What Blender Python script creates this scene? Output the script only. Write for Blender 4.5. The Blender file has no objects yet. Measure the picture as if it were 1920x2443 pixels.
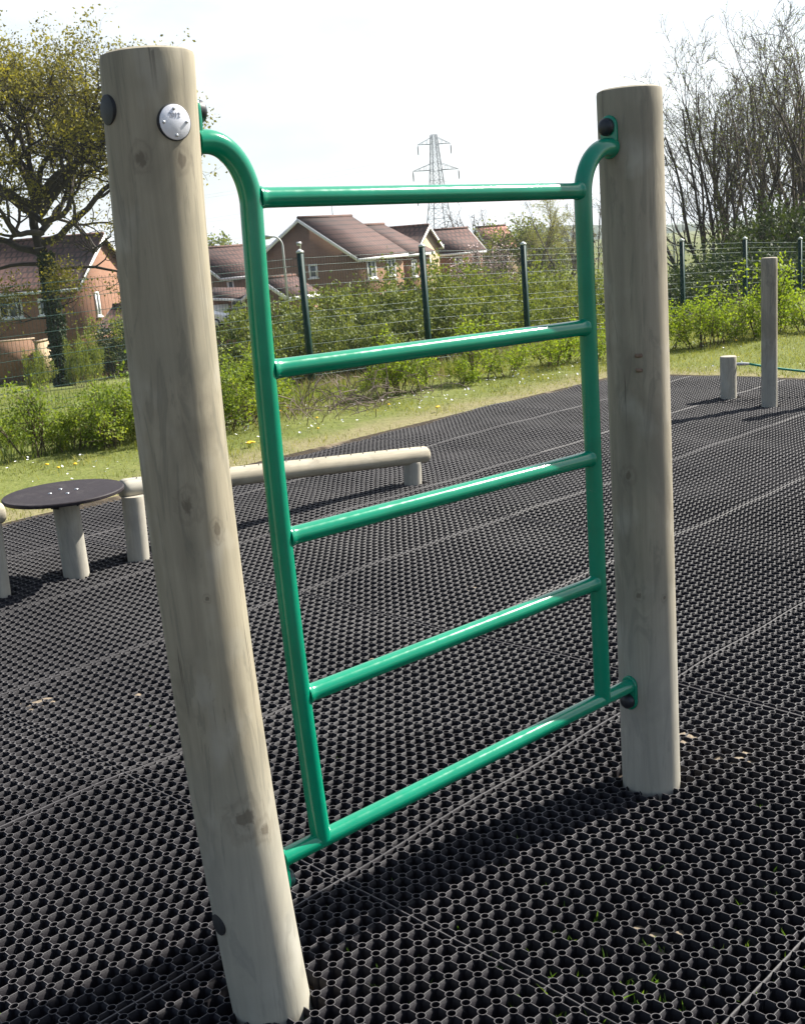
import bpy, math, random
import numpy as np
from mathutils import Matrix, Vector, Quaternion

SC = bpy.context.scene
COL = SC.collection
rad = math.radians

# ------------------------------------------------------------------ camera
EYE = 1.45
cam_d = bpy.data.cameras.new('camera')
cam = bpy.data.objects.new('camera', cam_d); COL.objects.link(cam)
Rw = np.array([[0.99691, -0.07848, 0.0], [-0.01836, -0.23326, 0.97224], [-0.07630, -0.96924, -0.23397]])
def _orth(M):
    u, _, v = np.linalg.svd(M); return u @ v
Rw = _orth(Rw)
m4 = Matrix.Identity(4)
for i in range(3):
    m4[i][0] = Rw[i, 0]; m4[i][1] = -Rw[i, 1]; m4[i][2] = -Rw[i, 2]
m4[2][3] = EYE
cam.matrix_world = m4
cam_d.sensor_fit = 'VERTICAL'; cam_d.sensor_height = 24.0; cam_d.lens = 24.0 * 2709 / 2443
cam_d.clip_start = 0.05; cam_d.clip_end = 6000
SC.camera = cam

# ------------------------------------------------------------------ sun and sky
SUN_AZ, SUN_EL = 59.0, 41.0
sv = Vector((math.sin(rad(SUN_AZ)) * math.cos(rad(SUN_EL)), math.cos(rad(SUN_AZ)) * math.cos(rad(SUN_EL)), math.sin(rad(SUN_EL))))
sun_d = bpy.data.lights.new('sun', 'SUN'); sun_d.energy = 4.4; sun_d.angle = rad(0.55); sun_d.color = (1.0, 0.955, 0.87)
sun = bpy.data.objects.new('sun', sun_d); COL.objects.link(sun)
sun.rotation_euler = sv.to_track_quat('Z', 'Y').to_euler(); sun.location = sv * 40
W = bpy.data.worlds.new('World'); SC.world = W; W.use_nodes = True
nt = W.node_tree; nt.nodes.clear()
wo = nt.nodes.new('ShaderNodeOutputWorld'); bg = nt.nodes.new('ShaderNodeBackground'); sky = nt.nodes.new('ShaderNodeTexSky')
sky.sky_type = 'NISHITA'; sky.sun_disc = False; sky.sun_elevation = rad(SUN_EL); sky.sun_rotation = rad(SUN_AZ)
sky.air_density = 1.0; sky.dust_density = 1.5; sky.ozone_density = 1.0
tc = nt.nodes.new('ShaderNodeTexCoord'); mp = nt.nodes.new('ShaderNodeMapping'); mp.inputs['Scale'].default_value = (1.2, 1.2, 3.5)
mp.inputs['Location'].default_value = (0.3, 0.1, 0.0)
nz = nt.nodes.new('ShaderNodeTexNoise'); nz.inputs['Scale'].default_value = 1.6; nz.inputs['Detail'].default_value = 7; nz.inputs['Roughness'].default_value = 0.55
cr = nt.nodes.new('ShaderNodeValToRGB'); cr.color_ramp.elements[0].position = 0.36; cr.color_ramp.elements[1].position = 0.62
cr.color_ramp.elements[0].color = (0.28, 0.28, 0.28, 1); cr.color_ramp.elements[1].color = (0.97, 0.97, 0.97, 1)
mx = nt.nodes.new('ShaderNodeMix'); mx.data_type = 'RGBA'
mx.inputs[7].default_value = (9.2, 9.6, 9.8, 1)
nt.links.new(tc.outputs['Generated'], mp.inputs[0]); nt.links.new(mp.outputs[0], nz.inputs['Vector'])
# the cloud sheet stands on the sunny side; behind the camera the sky is clear and deeper blue
vd = nt.nodes.new('ShaderNodeVectorMath'); vd.operation = 'DOT_PRODUCT'; vd.inputs[1].default_value = (0.42, 0.90, 0.12)
nt.links.new(tc.outputs['Generated'], vd.inputs[0])
mr = nt.nodes.new('ShaderNodeMapRange'); mr.inputs[1].default_value = 0.25; mr.inputs[2].default_value = 0.80; mr.inputs[3].default_value = 0.10; mr.inputs[4].default_value = 1.0
nt.links.new(vd.outputs['Value'], mr.inputs[0])
mm = nt.nodes.new('ShaderNodeMath'); mm.operation = 'MULTIPLY'
nt.links.new(nz.outputs[0], cr.inputs[0]); nt.links.new(cr.outputs[0], mm.inputs[0]); nt.links.new(mr.outputs[0], mm.inputs[1]); nt.links.new(mm.outputs[0], mx.inputs[0])
nt.links.new(sky.outputs[0], mx.inputs[6]); nt.links.new(mx.outputs[2], bg.inputs[0])
bg.inputs[1].default_value = 0.05
nt.links.new(bg.outputs[0], wo.inputs[0])
SC.view_settings.view_transform = 'Standard'; SC.view_settings.look = 'None'
SC.view_settings.exposure = 1.5; SC.view_settings.gamma = 1.0
SC.render.engine = 'CYCLES'
SC.cycles.max_bounces = 6; SC.cycles.transparent_max_bounces = 8

# ------------------------------------------------------------------ helpers
F_ = 2709.0
def ray(u, v):
    return Rw @ np.array([(u - 960) / F_, (v - 1221.5) / F_, 1.0])
def at(u, v, D):                      # point seen at photo pixel (u,v), D metres away horizontally
    r = ray(u, v); return np.array([0, 0, EYE]) + r * D / np.hypot(r[0], r[1])
TH = rad(44.6); E1 = np.array([math.cos(TH), math.sin(TH)]); E2 = np.array([math.sin(TH), -math.cos(TH)])
def smooth(t):
    t = np.clip(t, 0, 1); return t * t * (3 - 2 * t)
def terrain(x, y):
    x = np.asarray(x, float); y = np.asarray(y, float)
    p = x * E1[0] + y * E1[1]; w = -(x * E2[0] + y * E2[1])
    zf = -(.65 + .043 * np.clip(p - 11, -8, 30))
    z = smooth((w - 8) / 5.0) * zf
    z = z - np.clip(w - 13, 0, 50) * .076 - np.clip(w - 63, 0, 1300) * .012
    n = .02 * np.sin(x * 1.7 + y * .6) * np.sin(y * 1.3 - x * .4)
    return z + n * smooth((w - 6.6) / 1.5)
def tz(x, y): return float(terrain(x, y))
def xy_pq(p, w):                      # p along the mats' long axis, w away towards the fence
    return p * E1 - w * E2

def mesh_np(name, V, faces_list, smooth_shade=False):
    """V (n,3); faces_list list of int arrays (m,k)"""
    me = bpy.data.meshes.new(name)
    V = np.asarray(V, np.float32)
    me.vertices.add(len(V)); me.vertices.foreach_set('co', V.ravel())
    idx = []; start = []; s = 0
    for Fa in faces_list:
        Fa = np.asarray(Fa, np.int32)
        if Fa.size == 0: continue
        m, k = Fa.shape
        idx.append(Fa.ravel()); start.append(s + np.arange(m) * k); s += m * k
    idx = np.concatenate(idx); start = np.concatenate(start)
    me.loops.add(len(idx)); me.loops.foreach_set('vertex_index', idx.astype(np.int32))
    me.polygons.add(len(start)); me.polygons.foreach_set('loop_start', start.astype(np.int32))
    me.update(calc_edges=True); me.validate(verbose=False)
    if smooth_shade: me.polygons.foreach_set('use_smooth', np.ones(len(me.polygons), bool))
    return me

class MB:
    """collects shapes for ONE mesh"""
    def __init__(s): s.v = []; s.f = {3: [], 4: []}; s.n = 0; s.big = []
    def add(s, V, Fs):
        V = np.asarray(V, float).reshape(-1, 3); s.v.append(V)
        for Fa in Fs:
            if len(Fa) == 0: continue
            if isinstance(Fa, np.ndarray):
                s.f.setdefault(Fa.shape[1], []).append(Fa + s.n)
            else:
                s.f.setdefault(len(Fa), []).append(np.array([Fa]) + s.n)
        s.n += len(V)
    def box(s, c, size, ax=None):
        """ax: 3x3 rows = local axes"""
        h = np.array(size) / 2.0
        P = np.array([[i, j, k] for i in (-1, 1) for j in (-1, 1) for k in (-1, 1)]) * h
        if ax is not None: P = P @ np.array(ax)
        s.add(P + np.array(c), [np.array([[0, 1, 3, 2], [4, 6, 7, 5], [0, 4, 5, 1], [2, 3, 7, 6], [0, 2, 6, 4], [1, 5, 7, 3]])])
    def poly(s, pts): s.add(pts, [list(range(len(pts)))])
    def prism(s, pts, vec):
        """closed polygon pts extruded by vec"""
        pts = np.array(pts, float); n = len(pts); V = np.vstack([pts, pts + np.array(vec)])
        Fs = [list(range(n))[::-1], [n + i for i in range(n)]]
        for i in range(n): Fs.append([i, (i + 1) % n, n + (i + 1) % n, n + i])
        s.add(V, Fs)
    def tube(s, path, r, n=12, cap=True, up=(0, 0, 1)):
        P = np.array(path, float); m = len(P); r = np.broadcast_to(np.asarray(r, float), (m,))
        T = np.gradient(P, axis=0); T /= np.linalg.norm(T, axis=1)[:, None] + 1e-12
        u = np.array(up, float)
        if abs(T[0] @ u) > .95: u = np.array([1., 0, 0])
        a = np.cross(T[0], u); a /= np.linalg.norm(a); V = []
        for i in range(m):
            a = a - T[i] * (a @ T[i]); a /= np.linalg.norm(a); b = np.cross(T[i], a)
            t = np.arange(n) * 2 * math.pi / n
            V.append(P[i] + r[i] * (np.cos(t)[:, None] * a + np.sin(t)[:, None] * b))
        V = np.vstack(V)
        i = np.arange(m - 1)[:, None] * n; j = np.arange(n)[None, :]; j2 = (j + 1) % n
        Fq = np.stack([i + j, i + j2, i + n + j2, i + n + j], -1).reshape(-1, 4)
        Fs = [Fq]
        if cap: Fs += [list(range(n))[::-1], [(m - 1) * n + k for k in range(n)]]
        s.add(V, Fs)
    def mesh(s, name, sm=False):
        fl = [np.vstack(a) for a in s.f.values() if a]
        return mesh_np(name, np.vstack(s.v), fl, sm)
    def build(s, name, mat, parent=None, sm=False):
        return link(name, s.mesh(name, sm), mat, parent)

def link(name, me, mat, parent=None, loc=None):
    o = bpy.data.objects.new(name, me); COL.objects.link(o)
    if mat is not None and not me.materials: me.materials.append(mat)
    if parent is not None: o.parent = parent
    if loc is not None: o.location = loc
    return o
def autosmooth(o, ang=40):
    me = o.data
    me.polygons.foreach_set('use_smooth', np.ones(len(me.polygons), bool))
    me.set_sharp_from_angle(angle=rad(ang))
    return o
def tag(o, label=None, cat=None, group=None, kind=None):
    if label: o['label'] = label
    if cat: o['category'] = cat
    if group: o['group'] = group
    if kind: o['kind'] = kind
    return o
def thing(name, label, cat, loc=(0, 0, 0), rz=0, group=None):
    o = bpy.data.objects.new(name, None); COL.objects.link(o); o.empty_display_size = .1
    o.location = loc; o.rotation_euler = (0, 0, rz)
    return tag(o, label, cat, group)
def copy_tree(o, parent=None):
    c = o.copy(); COL.objects.link(c); c.parent = parent
    for ch in [k for k in COL.objects if k.parent == o]: copy_tree(ch, c)
    return c

# ------------------------------------------------------------------ materials
def mat_new(name):
    m = bpy.data.materials.new(name); m.use_nodes = True
    b = m.node_tree.nodes['Principled BSDF']; return m, m.node_tree, b
def N(t, kind, **kw):
    n = t.nodes.new(kind)
    for k, v in kw.items():
        if k.startswith('_'): setattr(n, k[1:], v)
        else: n.inputs[k.replace('_', ' ')].default_value = v
    return n
def ramp(t, fac, stops):
    r = t.nodes.new('ShaderNodeValToRGB'); e = r.color_ramp.elements
    while len(e) < len(stops): e.new(0.5)
    for i, (p, c) in enumerate(stops):
        e[i].position = p; e[i].color = (c if len(c) == 4 else (*c, 1))
    t.links.new(fac, r.inputs[0]); return r.outputs[0]
def mixc(t, fac, a, b, mode='MIX'):
    m = t.nodes.new('ShaderNodeMix'); m.data_type = 'RGBA'; m.blend_type = mode
    if isinstance(fac, float): m.inputs[0].default_value = fac
    else: t.links.new(fac, m.inputs[0])
    for s, x in ((6, a), (7, b)):
        if isinstance(x, tuple): m.inputs[s].default_value = (*x, 1)
        else: t.links.new(x, m.inputs[s])
    return m.outputs[2]
def math_(t, op, a, b=None, c=None):
    m = t.nodes.new('ShaderNodeMath'); m.operation = op
    for i, x in enumerate((a, b, c)):
        if x is None: continue
        if isinstance(x, (int, float)): m.inputs[i].default_value = x
        else: t.links.new(x, m.inputs[i])
    return m.outputs[0]
def noise(t, vec, scale, detail=4, rough=.5, dist=0):
    n = N(t, 'ShaderNodeTexNoise', Scale=scale, Detail=detail, Roughness=rough, Distortion=dist)
    if vec is not None: t.links.new(vec, n.inputs['Vector'])
    return n.outputs[0]
def coords(t, kind='Object', scale=None):
    c = t.nodes.new('ShaderNodeTexCoord'); o = c.outputs[kind]
    if scale:
        m = t.nodes.new('ShaderNodeMapping'); m.inputs['Scale'].default_value = scale; t.links.new(o, m.inputs[0]); o = m.outputs[0]
    return o
def bump(t, b, h, strength=.3, dist=.002):
    n = t.nodes.new('ShaderNodeBump'); n.inputs['Strength'].default_value = strength; n.inputs['Distance'].default_value = dist
    t.links.new(h, n.inputs['Height']); t.links.new(n.outputs[0], b.inputs['Normal'])
def simple(name, col, rough=.6, var=.15, scale=8, metal=0, spec=.5, kind='Object', bmp=0):
    m, t, b = mat_new(name)
    v = noise(t, coords(t, kind), scale, 5, .6)
    lo = tuple(c * (1 - var) for c in col); hi = tuple(min(1, c * (1 + var)) for c in col)
    t.links.new(ramp(t, v, [(.3, lo), (.7, hi)]), b.inputs['Base Color'])
    b.inputs['Roughness'].default_value = rough; b.inputs['Metallic'].default_value = metal
    b.inputs['Specular IOR Level'].default_value = spec
    if bmp: bump(t, b, v, bmp, .003)
    return m

def wood_mat(name, knots=(), base=(.355, .315, .230), seed=0.0, blotch=1.0):
    """weathered treated softwood; knots = list of (x,y,z,size) in object space"""
    m, t, b = mat_new(name)
    co = coords(t)
    mpn = t.nodes.new('ShaderNodeMapping'); mpn.inputs['Location'].default_value = (seed, seed * .7, seed * 1.3); t.links.new(co, mpn.inputs[0]); cs = mpn.outputs[0]
    def scaled(sc):
        k = t.nodes.new('ShaderNodeMapping'); k.inputs['Scale'].default_value = sc; t.links.new(cs, k.inputs[0]); return k.outputs[0]
    grain = noise(t, scaled((70, 70, 2.2)), 1.0, 6, .6, .4)
    streak = noise(t, scaled((16, 16, 1.1)), 1.0, 5, .6, 1.2)
    blot = noise(t, scaled((7, 7, 3.6)), 1.0, 4, .55, .8)
    fine = noise(t, scaled((180, 180, 40)), 1.0, 3, .6)
    c = mixc(t, ramp(t, grain, [(.35, (0, 0, 0)), (.65, (1, 1, 1))]), tuple(x * .9 for x in base), tuple(x * 1.08 for x in base))
    c = mixc(t, ramp(t, streak, [(.42, (0, 0, 0)), (.72, (.8, .8, .8))]), c, (base[0] * .70, base[1] * .69, base[2] * .68))
    c = mixc(t, ramp(t, blot, [(.50, (0, 0, 0)), (.66, (.80 * blotch,) * 3)]), c, (base[0] * .60, base[1] * .60, base[2] * .60))
    pale = noise(t, scaled((9, 9, 5.5)), 1.3, 3, .5)
    c = mixc(t, ramp(t, pale, [(.55, (0, 0, 0)), (.75, (.55,) * 3)]), c, (.47, .44, .37))
    bands = noise(t, scaled((1.2, 1.2, 5.0)), 1.0, 3, .5)
    c = mixc(t, ramp(t, bands, [(.52, (0, 0, 0)), (.60, (.30,) * 3)]), c, (base[0] * .72, base[1] * .76, base[2] * .78))
    crack = noise(t, scaled((95, 95, 1.6)), 1.0, 3, .55, .3)
    cmask = noise(t, scaled((5, 5, 2.5)), 1.0, 2, .5)
    ck = math_(t, 'MULTIPLY', ramp(t, crack, [(.335, (1, 1, 1)), (.365, (0, 0, 0))]), ramp(t, cmask, [(.52, (0, 0, 0)), (.66, (.7,) * 3)]))
    c = mixc(t, ck, c, (.07, .058, .045))
    stain = noise(t, scaled((11, 11, 1.6)), 1.7, 5, .65, 1.6)
    c = mixc(t, ramp(t, stain, [(.54, (0, 0, 0)), (.60, (.55 * blotch,) * 3), (.72, (.15,) * 3)]), c, (base[0] * .52, base[1] * .54, base[2] * .56))
    # bleached, dirtier foot
    sep = t.nodes.new('ShaderNodeSeparateXYZ'); t.links.new(co, sep.inputs[0])
    foot = math_(t, 'MULTIPLY', math_(t, 'SUBTRACT', 0.60, sep.outputs[2]), 1.9)
    foot = math_(t, 'MINIMUM', math_(t, 'MAXIMUM', foot, 0.0), .6)
    c = mixc(t, foot, c, mixc(t, .5, c, (.43, .435, .41)))
    swirl = noise(t, scaled((34, 34, 26)), 1.0, 4, .6, .8)
    for (kx, ky, kz, ks) in knots:
        vm = t.nodes.new('ShaderNodeVectorMath'); vm.operation = 'SUBTRACT'; t.links.new(co, vm.inputs[0]); vm.inputs[1].default_value = (kx, ky, kz)
        vs = t.nodes.new('ShaderNodeVectorMath'); vs.operation = 'MULTIPLY'; t.links.new(vm.outputs[0], vs.inputs[0]); vs.inputs[1].default_value = (1 / ks, 1 / ks, .8 / ks)
        ln = t.nodes.new('ShaderNodeVectorMath'); ln.operation = 'LENGTH'; t.links.new(vs.outputs[0], ln.inputs[0])
        dd = math_(t, 'ADD', ln.outputs['Value'], math_(t, 'ADD', math_(t, 'MULTIPLY', math_(t, 'SUBTRACT', streak, .5), 1.1), math_(t, 'MULTIPLY', math_(t, 'SUBTRACT', swirl, .5), 1.3)))
        rings = math_(t, 'MULTIPLY', math_(t, 'ADD', math_(t, 'SINE', math_(t, 'MULTIPLY', dd, 13.0)), 1.0), .5)
        fall = math_(t, 'MAXIMUM', math_(t, 'SUBTRACT', 1.0, dd), 0.0)
        core = math_(t, 'MULTIPLY', math_(t, 'MAXIMUM', math_(t, 'SUBTRACT', .4, dd), 0.0), 1.6)
        k = math_(t, 'MINIMUM', math_(t, 'ADD', math_(t, 'MULTIPLY', math_(t, 'MULTIPLY', fall, rings), .55), math_(t, 'MULTIPLY', core, .8)), .7)
        c = mixc(t, k, c, (.13, .105, .075))
    t.links.new(c, b.inputs['Base Color']); b.inputs['Roughness'].default_value = .78; b.inputs['Specular IOR Level'].default_value = .25
    h = math_(t, 'ADD', math_(t, 'MULTIPLY', grain, .6), math_(t, 'MULTIPLY', fine, .4))
    bump(t, b, h, .35, .0015)
    return m

def leaf_mat(name, cols, trans=.45, tint=(1.35, 1.25, .6), scale=1.5, rough=.6):
    """leaf colour varies from leaf to leaf by position"""
    m, t, b = mat_new(name)
    v = noise(t, coords(t), scale, 3, .6); v2 = noise(t, coords(t), scale * 14, 2, .5)
    s = math_(t, 'ADD', math_(t, 'MULTIPLY', v, .55), math_(t, 'MULTIPLY', v2, .45))
    n = len(cols); c = ramp(t, s, [(.34 + .32 * i / (n - 1), cols[i]) for i in range(n)])
    t.links.new(c, b.inputs['Base Color']); b.inputs['Roughness'].default_value = rough; b.inputs['Specular IOR Level'].default_value = .3
    tr = t.nodes.new('ShaderNodeBsdfTranslucent'); t.links.new(mixc(t, 1.0, c, tint, 'MULTIPLY'), tr.inputs[0])
    ms = t.nodes.new('ShaderNodeMixShader'); ms.inputs[0].default_value = trans
    t.links.new(b.outputs[0], ms.inputs[1]); t.links.new(tr.outputs[0], ms.inputs[2])
    t.links.new(ms.outputs[0], t.nodes['Material Output'].inputs[0])
    return m

M = {}
# green painted steel
m, t, b = mat_new('green_steel')
v = noise(t, coords(t), 9, 5, .6)
c = ramp(t, v, [(.3, (.0005, .205, .112)), (.7, (.001, .25, .140))])
sc = noise(t, coords(t, 'Object', (25, 25, 60)), 1.0, 6, .75, .5)
c = mixc(t, ramp(t, sc, [(.70, (0, 0, 0)), (.76, (.55,) * 3)]), c, (.16, .33, .24))
t.links.new(c, b.inputs['Base Color'])
t.links.new(ramp(t, noise(t, coords(t), 40, 5, .6), [(.3, (.11,) * 3), (.75, (.24,) * 3)]), b.inputs['Roughness'])
b.inputs['Coat Weight'].default_value = .15; b.inputs['Coat Roughness'].default_value = .12; b.inputs['Specular IOR Level'].default_value = .5
bump(t, b, noise(t, coords(t), 90, 3, .5), .06, .001)
M['green'] = m
M['cap'] = simple('cap_rubber', (.012, .016, .022), .45, .2, 30)
M['cap_green'] = simple('bolt_cap_green', (.012, .045, .045), .35, .2, 30)
M['plug'] = simple('plug_plastic', (.020, .021, .024), .6, .25, 40)
M['badge'] = simple('badge_metal', (.74, .74, .78), .45, .10, 50, metal=.4, bmp=.08)
M['badge_ink'] = simple('badge_engraving', (.36, .35, .37), .6, .1, 60)
M['zinc'] = simple('zinc', (.55, .56, .57), .35, .1, 60, metal=.9)
M['iron'] = simple('bracket_iron', (.02, .021, .024), .5, .2, 40)
M['fence'] = simple('fence_green', (.004, .030, .026), .6, .15, 12, spec=.25)
M['wire'] = simple('fence_wire', (.012, .055, .045), .4, .15, 12, spec=.5)
M['white'] = simple('white_paint', (.78, .78, .76), .5, .05, 3)
M['grey_steel'] = simple('galvanised', (.42, .43, .43), .5, .12, 2, metal=.3)
M['pylon'] = simple('pylon_steel', (.20, .21, .23), .6, .1, .5)
M['pylon_ins'] = simple('insulator', (.07, .06, .06), .4, .1, .5)
m, t, b = mat_new('window_glass')
b.inputs['Base Color'].default_value = (.03, .04, .05, 1); b.inputs['Roughness'].default_value = .08
t.links.new(ramp(t, noise(t, coords(t), 1.3, 3), [(.4, (.03, .04, .05)), (.6, (.20, .22, .24))]), b.inputs['Base Color'])
M['glass'] = m

def brick(name, c1, c2, mortar, sc=1.0):
    m, t, b = mat_new(name)
    g = t.nodes.new('ShaderNodeNewGeometry'); sep = t.nodes.new('ShaderNodeSeparateXYZ'); t.links.new(coords(t), sep.inputs[0])
    cx = t.nodes.new('ShaderNodeCombineXYZ'); t.links.new(math_(t, 'ADD', sep.outputs[0], sep.outputs[1]), cx.inputs[0]); t.links.new(sep.outputs[2], cx.inputs[1])
    bt = N(t, 'ShaderNodeTexBrick', Scale=sc); t.links.new(cx.outputs[0], bt.inputs['Vector'])
    bt.inputs['Color1'].default_value = (*c1, 1); bt.inputs['Color2'].default_value = (*c2, 1); bt.inputs['Mortar'].default_value = (*mortar, 1)
    bt.inputs['Brick Width'].default_value = .225; bt.inputs['Row Height'].default_value = .075; bt.inputs['Mortar Size'].default_value = .008
    c = mixc(t, ramp(t, noise(t, coords(t), .9, 5, .6), [(.35, (0, 0, 0)), (.7, (.5,) * 3)]), bt.outputs[0], tuple(x * .7 for x in c1))
    t.links.new(c, b.inputs['Base Color']); b.inputs['Roughness'].default_value = .9
    return m
M['brick'] = brick('brick_orange', (.26, .115, .062), (.21, .092, .052), (.22, .16, .11))
M['brick_brown'] = brick('brick_brown', (.27, .14, .08), (.22, .115, .068), (.25, .18, .125))
M['brick_pale'] = brick('brick_pale', (.47, .34, .2), (.42, .29, .17), (.42, .34, .25))
def tile(name, c1, c2):
    m, t, b = mat_new(name)
    sep = t.nodes.new('ShaderNodeSeparateXYZ'); t.links.new(coords(t), sep.inputs[0])
    cx = t.nodes.new('ShaderNodeCombineXYZ'); t.links.new(sep.outputs[1], cx.inputs[0]); t.links.new(math_(t, 'MULTIPLY', sep.outputs[2], 1.6), cx.inputs[1])
    bt = N(t, 'ShaderNodeTexBrick', Scale=1.0); t.links.new(cx.outputs[0], bt.inputs['Vector'])
    bt.inputs['Color1'].default_value = (*c1, 1); bt.inputs['Color2'].default_value = (*c2, 1); bt.inputs['Mortar'].default_value = tuple(x * .30 for x in c1) + (1,)
    bt.inputs['Brick Width'].default_value = .40; bt.inputs['Row Height'].default_value = .52; bt.inputs['Mortar Size'].default_value = .075
    nn = noise(t, coords(t), .8, 5, .65)
    c = mixc(t, ramp(t, nn, [(.4, (0, 0, 0)), (.7, (.6,) * 3)]), bt.outputs[0], tuple(x * 1.35 for x in c1))
    t.links.new(c, b.inputs['Base Color']); b.inputs['Roughness'].default_value = .85
    return m
M['tile'] = tile('roof_tile_brown', (.082, .037, .029), (.100, .045, .034))
M['tile_warm'] = tile('roof_tile_warm', (.11, .052, .036), (.135, .062, .042))
M['tile_pink'] = tile('roof_tile_pink', (.30, .115, .085), (.33, .135, .10))

M['bark'] = simple('bark_dark', (.036, .029, .021), .95, .45, 3, bmp=.5)
M['twig'] = simple('twig_grey', (.062, .048, .040), .95, .35, .8)
M['twig2'] = simple('twig_brown', (.095, .072, .052), .95, .35, .8)
M['stem'] = simple('stem_brown', (.10, .075, .05), .9, .3, 5)
M['leaf_oak'] = leaf_mat('leaf_oak', [(.085, .085, .018), (.19, .18, .032), (.33, .30, .06)], .45, scale=.35)
M['leaf_haw'] = leaf_mat('leaf_hawthorn', [(.08, .13, .02), (.17, .24, .035), (.32, .36, .07)], .45, scale=2.0)
M['leaf_lime'] = leaf_mat('leaf_lime', [(.12, .20, .02), (.20, .28, .03), (.30, .36, .05)], .5, scale=2.0)
M['leaf_bram'] = leaf_mat('leaf_bramble', [(.045, .062, .018), (.135, .17, .045), (.29, .32, .085)], .3, scale=1.0)
M['leaf_shoot'] = leaf_mat('leaf_shoot', [(.06, .09, .02), (.14, .18, .036), (.26, .27, .07)], .45, scale=1.0)
M['leaf_ever'] = leaf_mat('leaf_evergreen', [(.02, .035, .010), (.045, .07, .016), (.11, .14, .03)], .25, scale=.7)
M['leaf_ivy'] = leaf_mat('leaf_ivy', [(.012, .025, .01), (.03, .05, .018), (.06, .085, .03)], .15, scale=1.5)
M['leaf_willow'] = leaf_mat('leaf_willow', [(.20, .22, .07), (.28, .29, .10), (.36, .36, .14)], .4, scale=.4)
M['grass_blade'] = leaf_mat('grass_blade', [(.11, .14, .03), (.19, .215, .05), (.34, .33, .13)], .4, scale=1.6)
M['grass_long'] = leaf_mat('grass_long', [(.08, .12, .025), (.14, .185, .04), (.24, .24, .09)], .4, scale=.5)
M['grass_dry'] = leaf_mat('grass_dry', [(.16, .12, .07), (.26, .20, .12), (.36, .29, .19)], .3, (1.1, 1.0, .8), scale=3)
M['sprout'] = leaf_mat('sprout_leaf', [(.05, .13, .015), (.10, .20, .03), (.17, .26, .05)], .4, scale=6)
M['petal'] = simple('petal_white', (.82, .82, .80), .7, .05, 20)
M['petal_y'] = simple('petal_yellow', (.80, .50, .01), .7, .1, 20)
M['blossom'] = simple('blossom_pink', (.62, .47, .45), .8, .2, 3)
M['moss'] = simple('twig_pale', (.17, .13, .11), .9, .3, 4)

# ------------------------------------------------------------------ ground
def ground_mat():
    m, t, b = mat_new('ground_turf')
    co = coords(t)
    a = noise(t, co, .35, 6, .6); f = noise(t, co, 14, 5, .65); f2 = noise(t, co, 60, 3, .6); big = noise(t, co, .02, 4, .6)
    c = ramp(t, a, [(.35, (.10, .125, .03)), (.55, (.15, .17, .045)), (.72, (.22, .2, .085))])
    c = mixc(t, ramp(t, f, [(.40, (0, 0, 0)), (.62, (.7,) * 3)]), c, (.095, .12, .028))
    c = mixc(t, ramp(t, f2, [(.5, (0, 0, 0)), (.7, (.5,) * 3)]), c, (.26, .23, .12))
    c = mixc(t, ramp(t, big, [(.5, (0, 0, 0)), (.6, (.6,) * 3)]), c, (.12, .10, .05))
    # bare dry strip beside the mats, soil under them
    sep = t.nodes.new('ShaderNodeSeparateXYZ'); t.links.new(co, sep.inputs[0])
    w = math_(t, 'ADD', math_(t, 'MULTIPLY', sep.outputs[0], -E2[0]), math_(t, 'MULTIPLY', sep.outputs[1], -E2[1]))
    p = math_(t, 'ADD', math_(t, 'MULTIPLY', sep.outputs[0], E1[0]), math_(t, 'MULTIPLY', sep.outputs[1], E1[1]))
    dw = math_(t, 'MAXIMUM', math_(t, 'SUBTRACT', w, 6.30), math_(t, 'SUBTRACT', p, 9.42))
    dwn = math_(t, 'ADD', dw, math_(t, 'MULTIPLY', math_(t, 'SUBTRACT', noise(t, co, 3, 4, .6), .5), .9))
    dry = math_(t, 'SUBTRACT', 1.0, math_(t, 'MULTIPLY', dwn, 1.6)); dry = math_(t, 'MINIMUM', math_(t, 'MAXIMUM', dry, 0.0), .75)
    drc = ramp(t, noise(t, co, 25, 5, .7), [(.35, (.19, .15, .09)), (.6, (.26, .225, .13)), (.75, (.15, .16, .05))])
    c = mixc(t, dry, c, drc)
    soil = ramp(t, noise(t, co, 45, 5, .7), [(.3, (.030, .024, .018)), (.6, (.065, .052, .038)), (.8, (.12, .095, .065))])
    pat = ramp(t, noise(t, co, 1.6, 3, .5), [(.60, (0, 0, 0)), (.68, (.8,) * 3)])
    soil = mixc(t, pat, soil, (.30, .24, .16))
    inside = math_(t, 'GREATER_THAN', 0.0, dw)
    c = mixc(t, inside, c, soil)
    t.links.new(c, b.inputs['Base Color']); b.inputs['Roughness'].default_value = .95; b.inputs['Specular IOR Level'].default_value = .1
    bump(t, b, f, .6, .03)
    return m
rr = np.concatenate([np.arange(0, 5, .25), np.arange(5, 12.5, .07), np.arange(12.5, 16, .25), np.arange(16, 60, 1.0), np.geomspace(60, 4500, 50)])
rr[0] = .01
aa = np.concatenate([np.linspace(-50, 50, 601), np.linspace(50, 310, 80)[1:-1]])
A, Rg = np.meshgrid(np.radians(aa), rr)
X = Rg * np.sin(A); Y = Rg * np.cos(A)
p_ = X * E1[0] + Y * E1[1]; w_ = -(X * E2[0] + Y * E2[1])
Z = terrain(X, Y)
inm = np.minimum(6.30 - w_, 9.42 - p_)
Z = Z - .040 * smooth((inm - 0.02) / .12)
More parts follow.
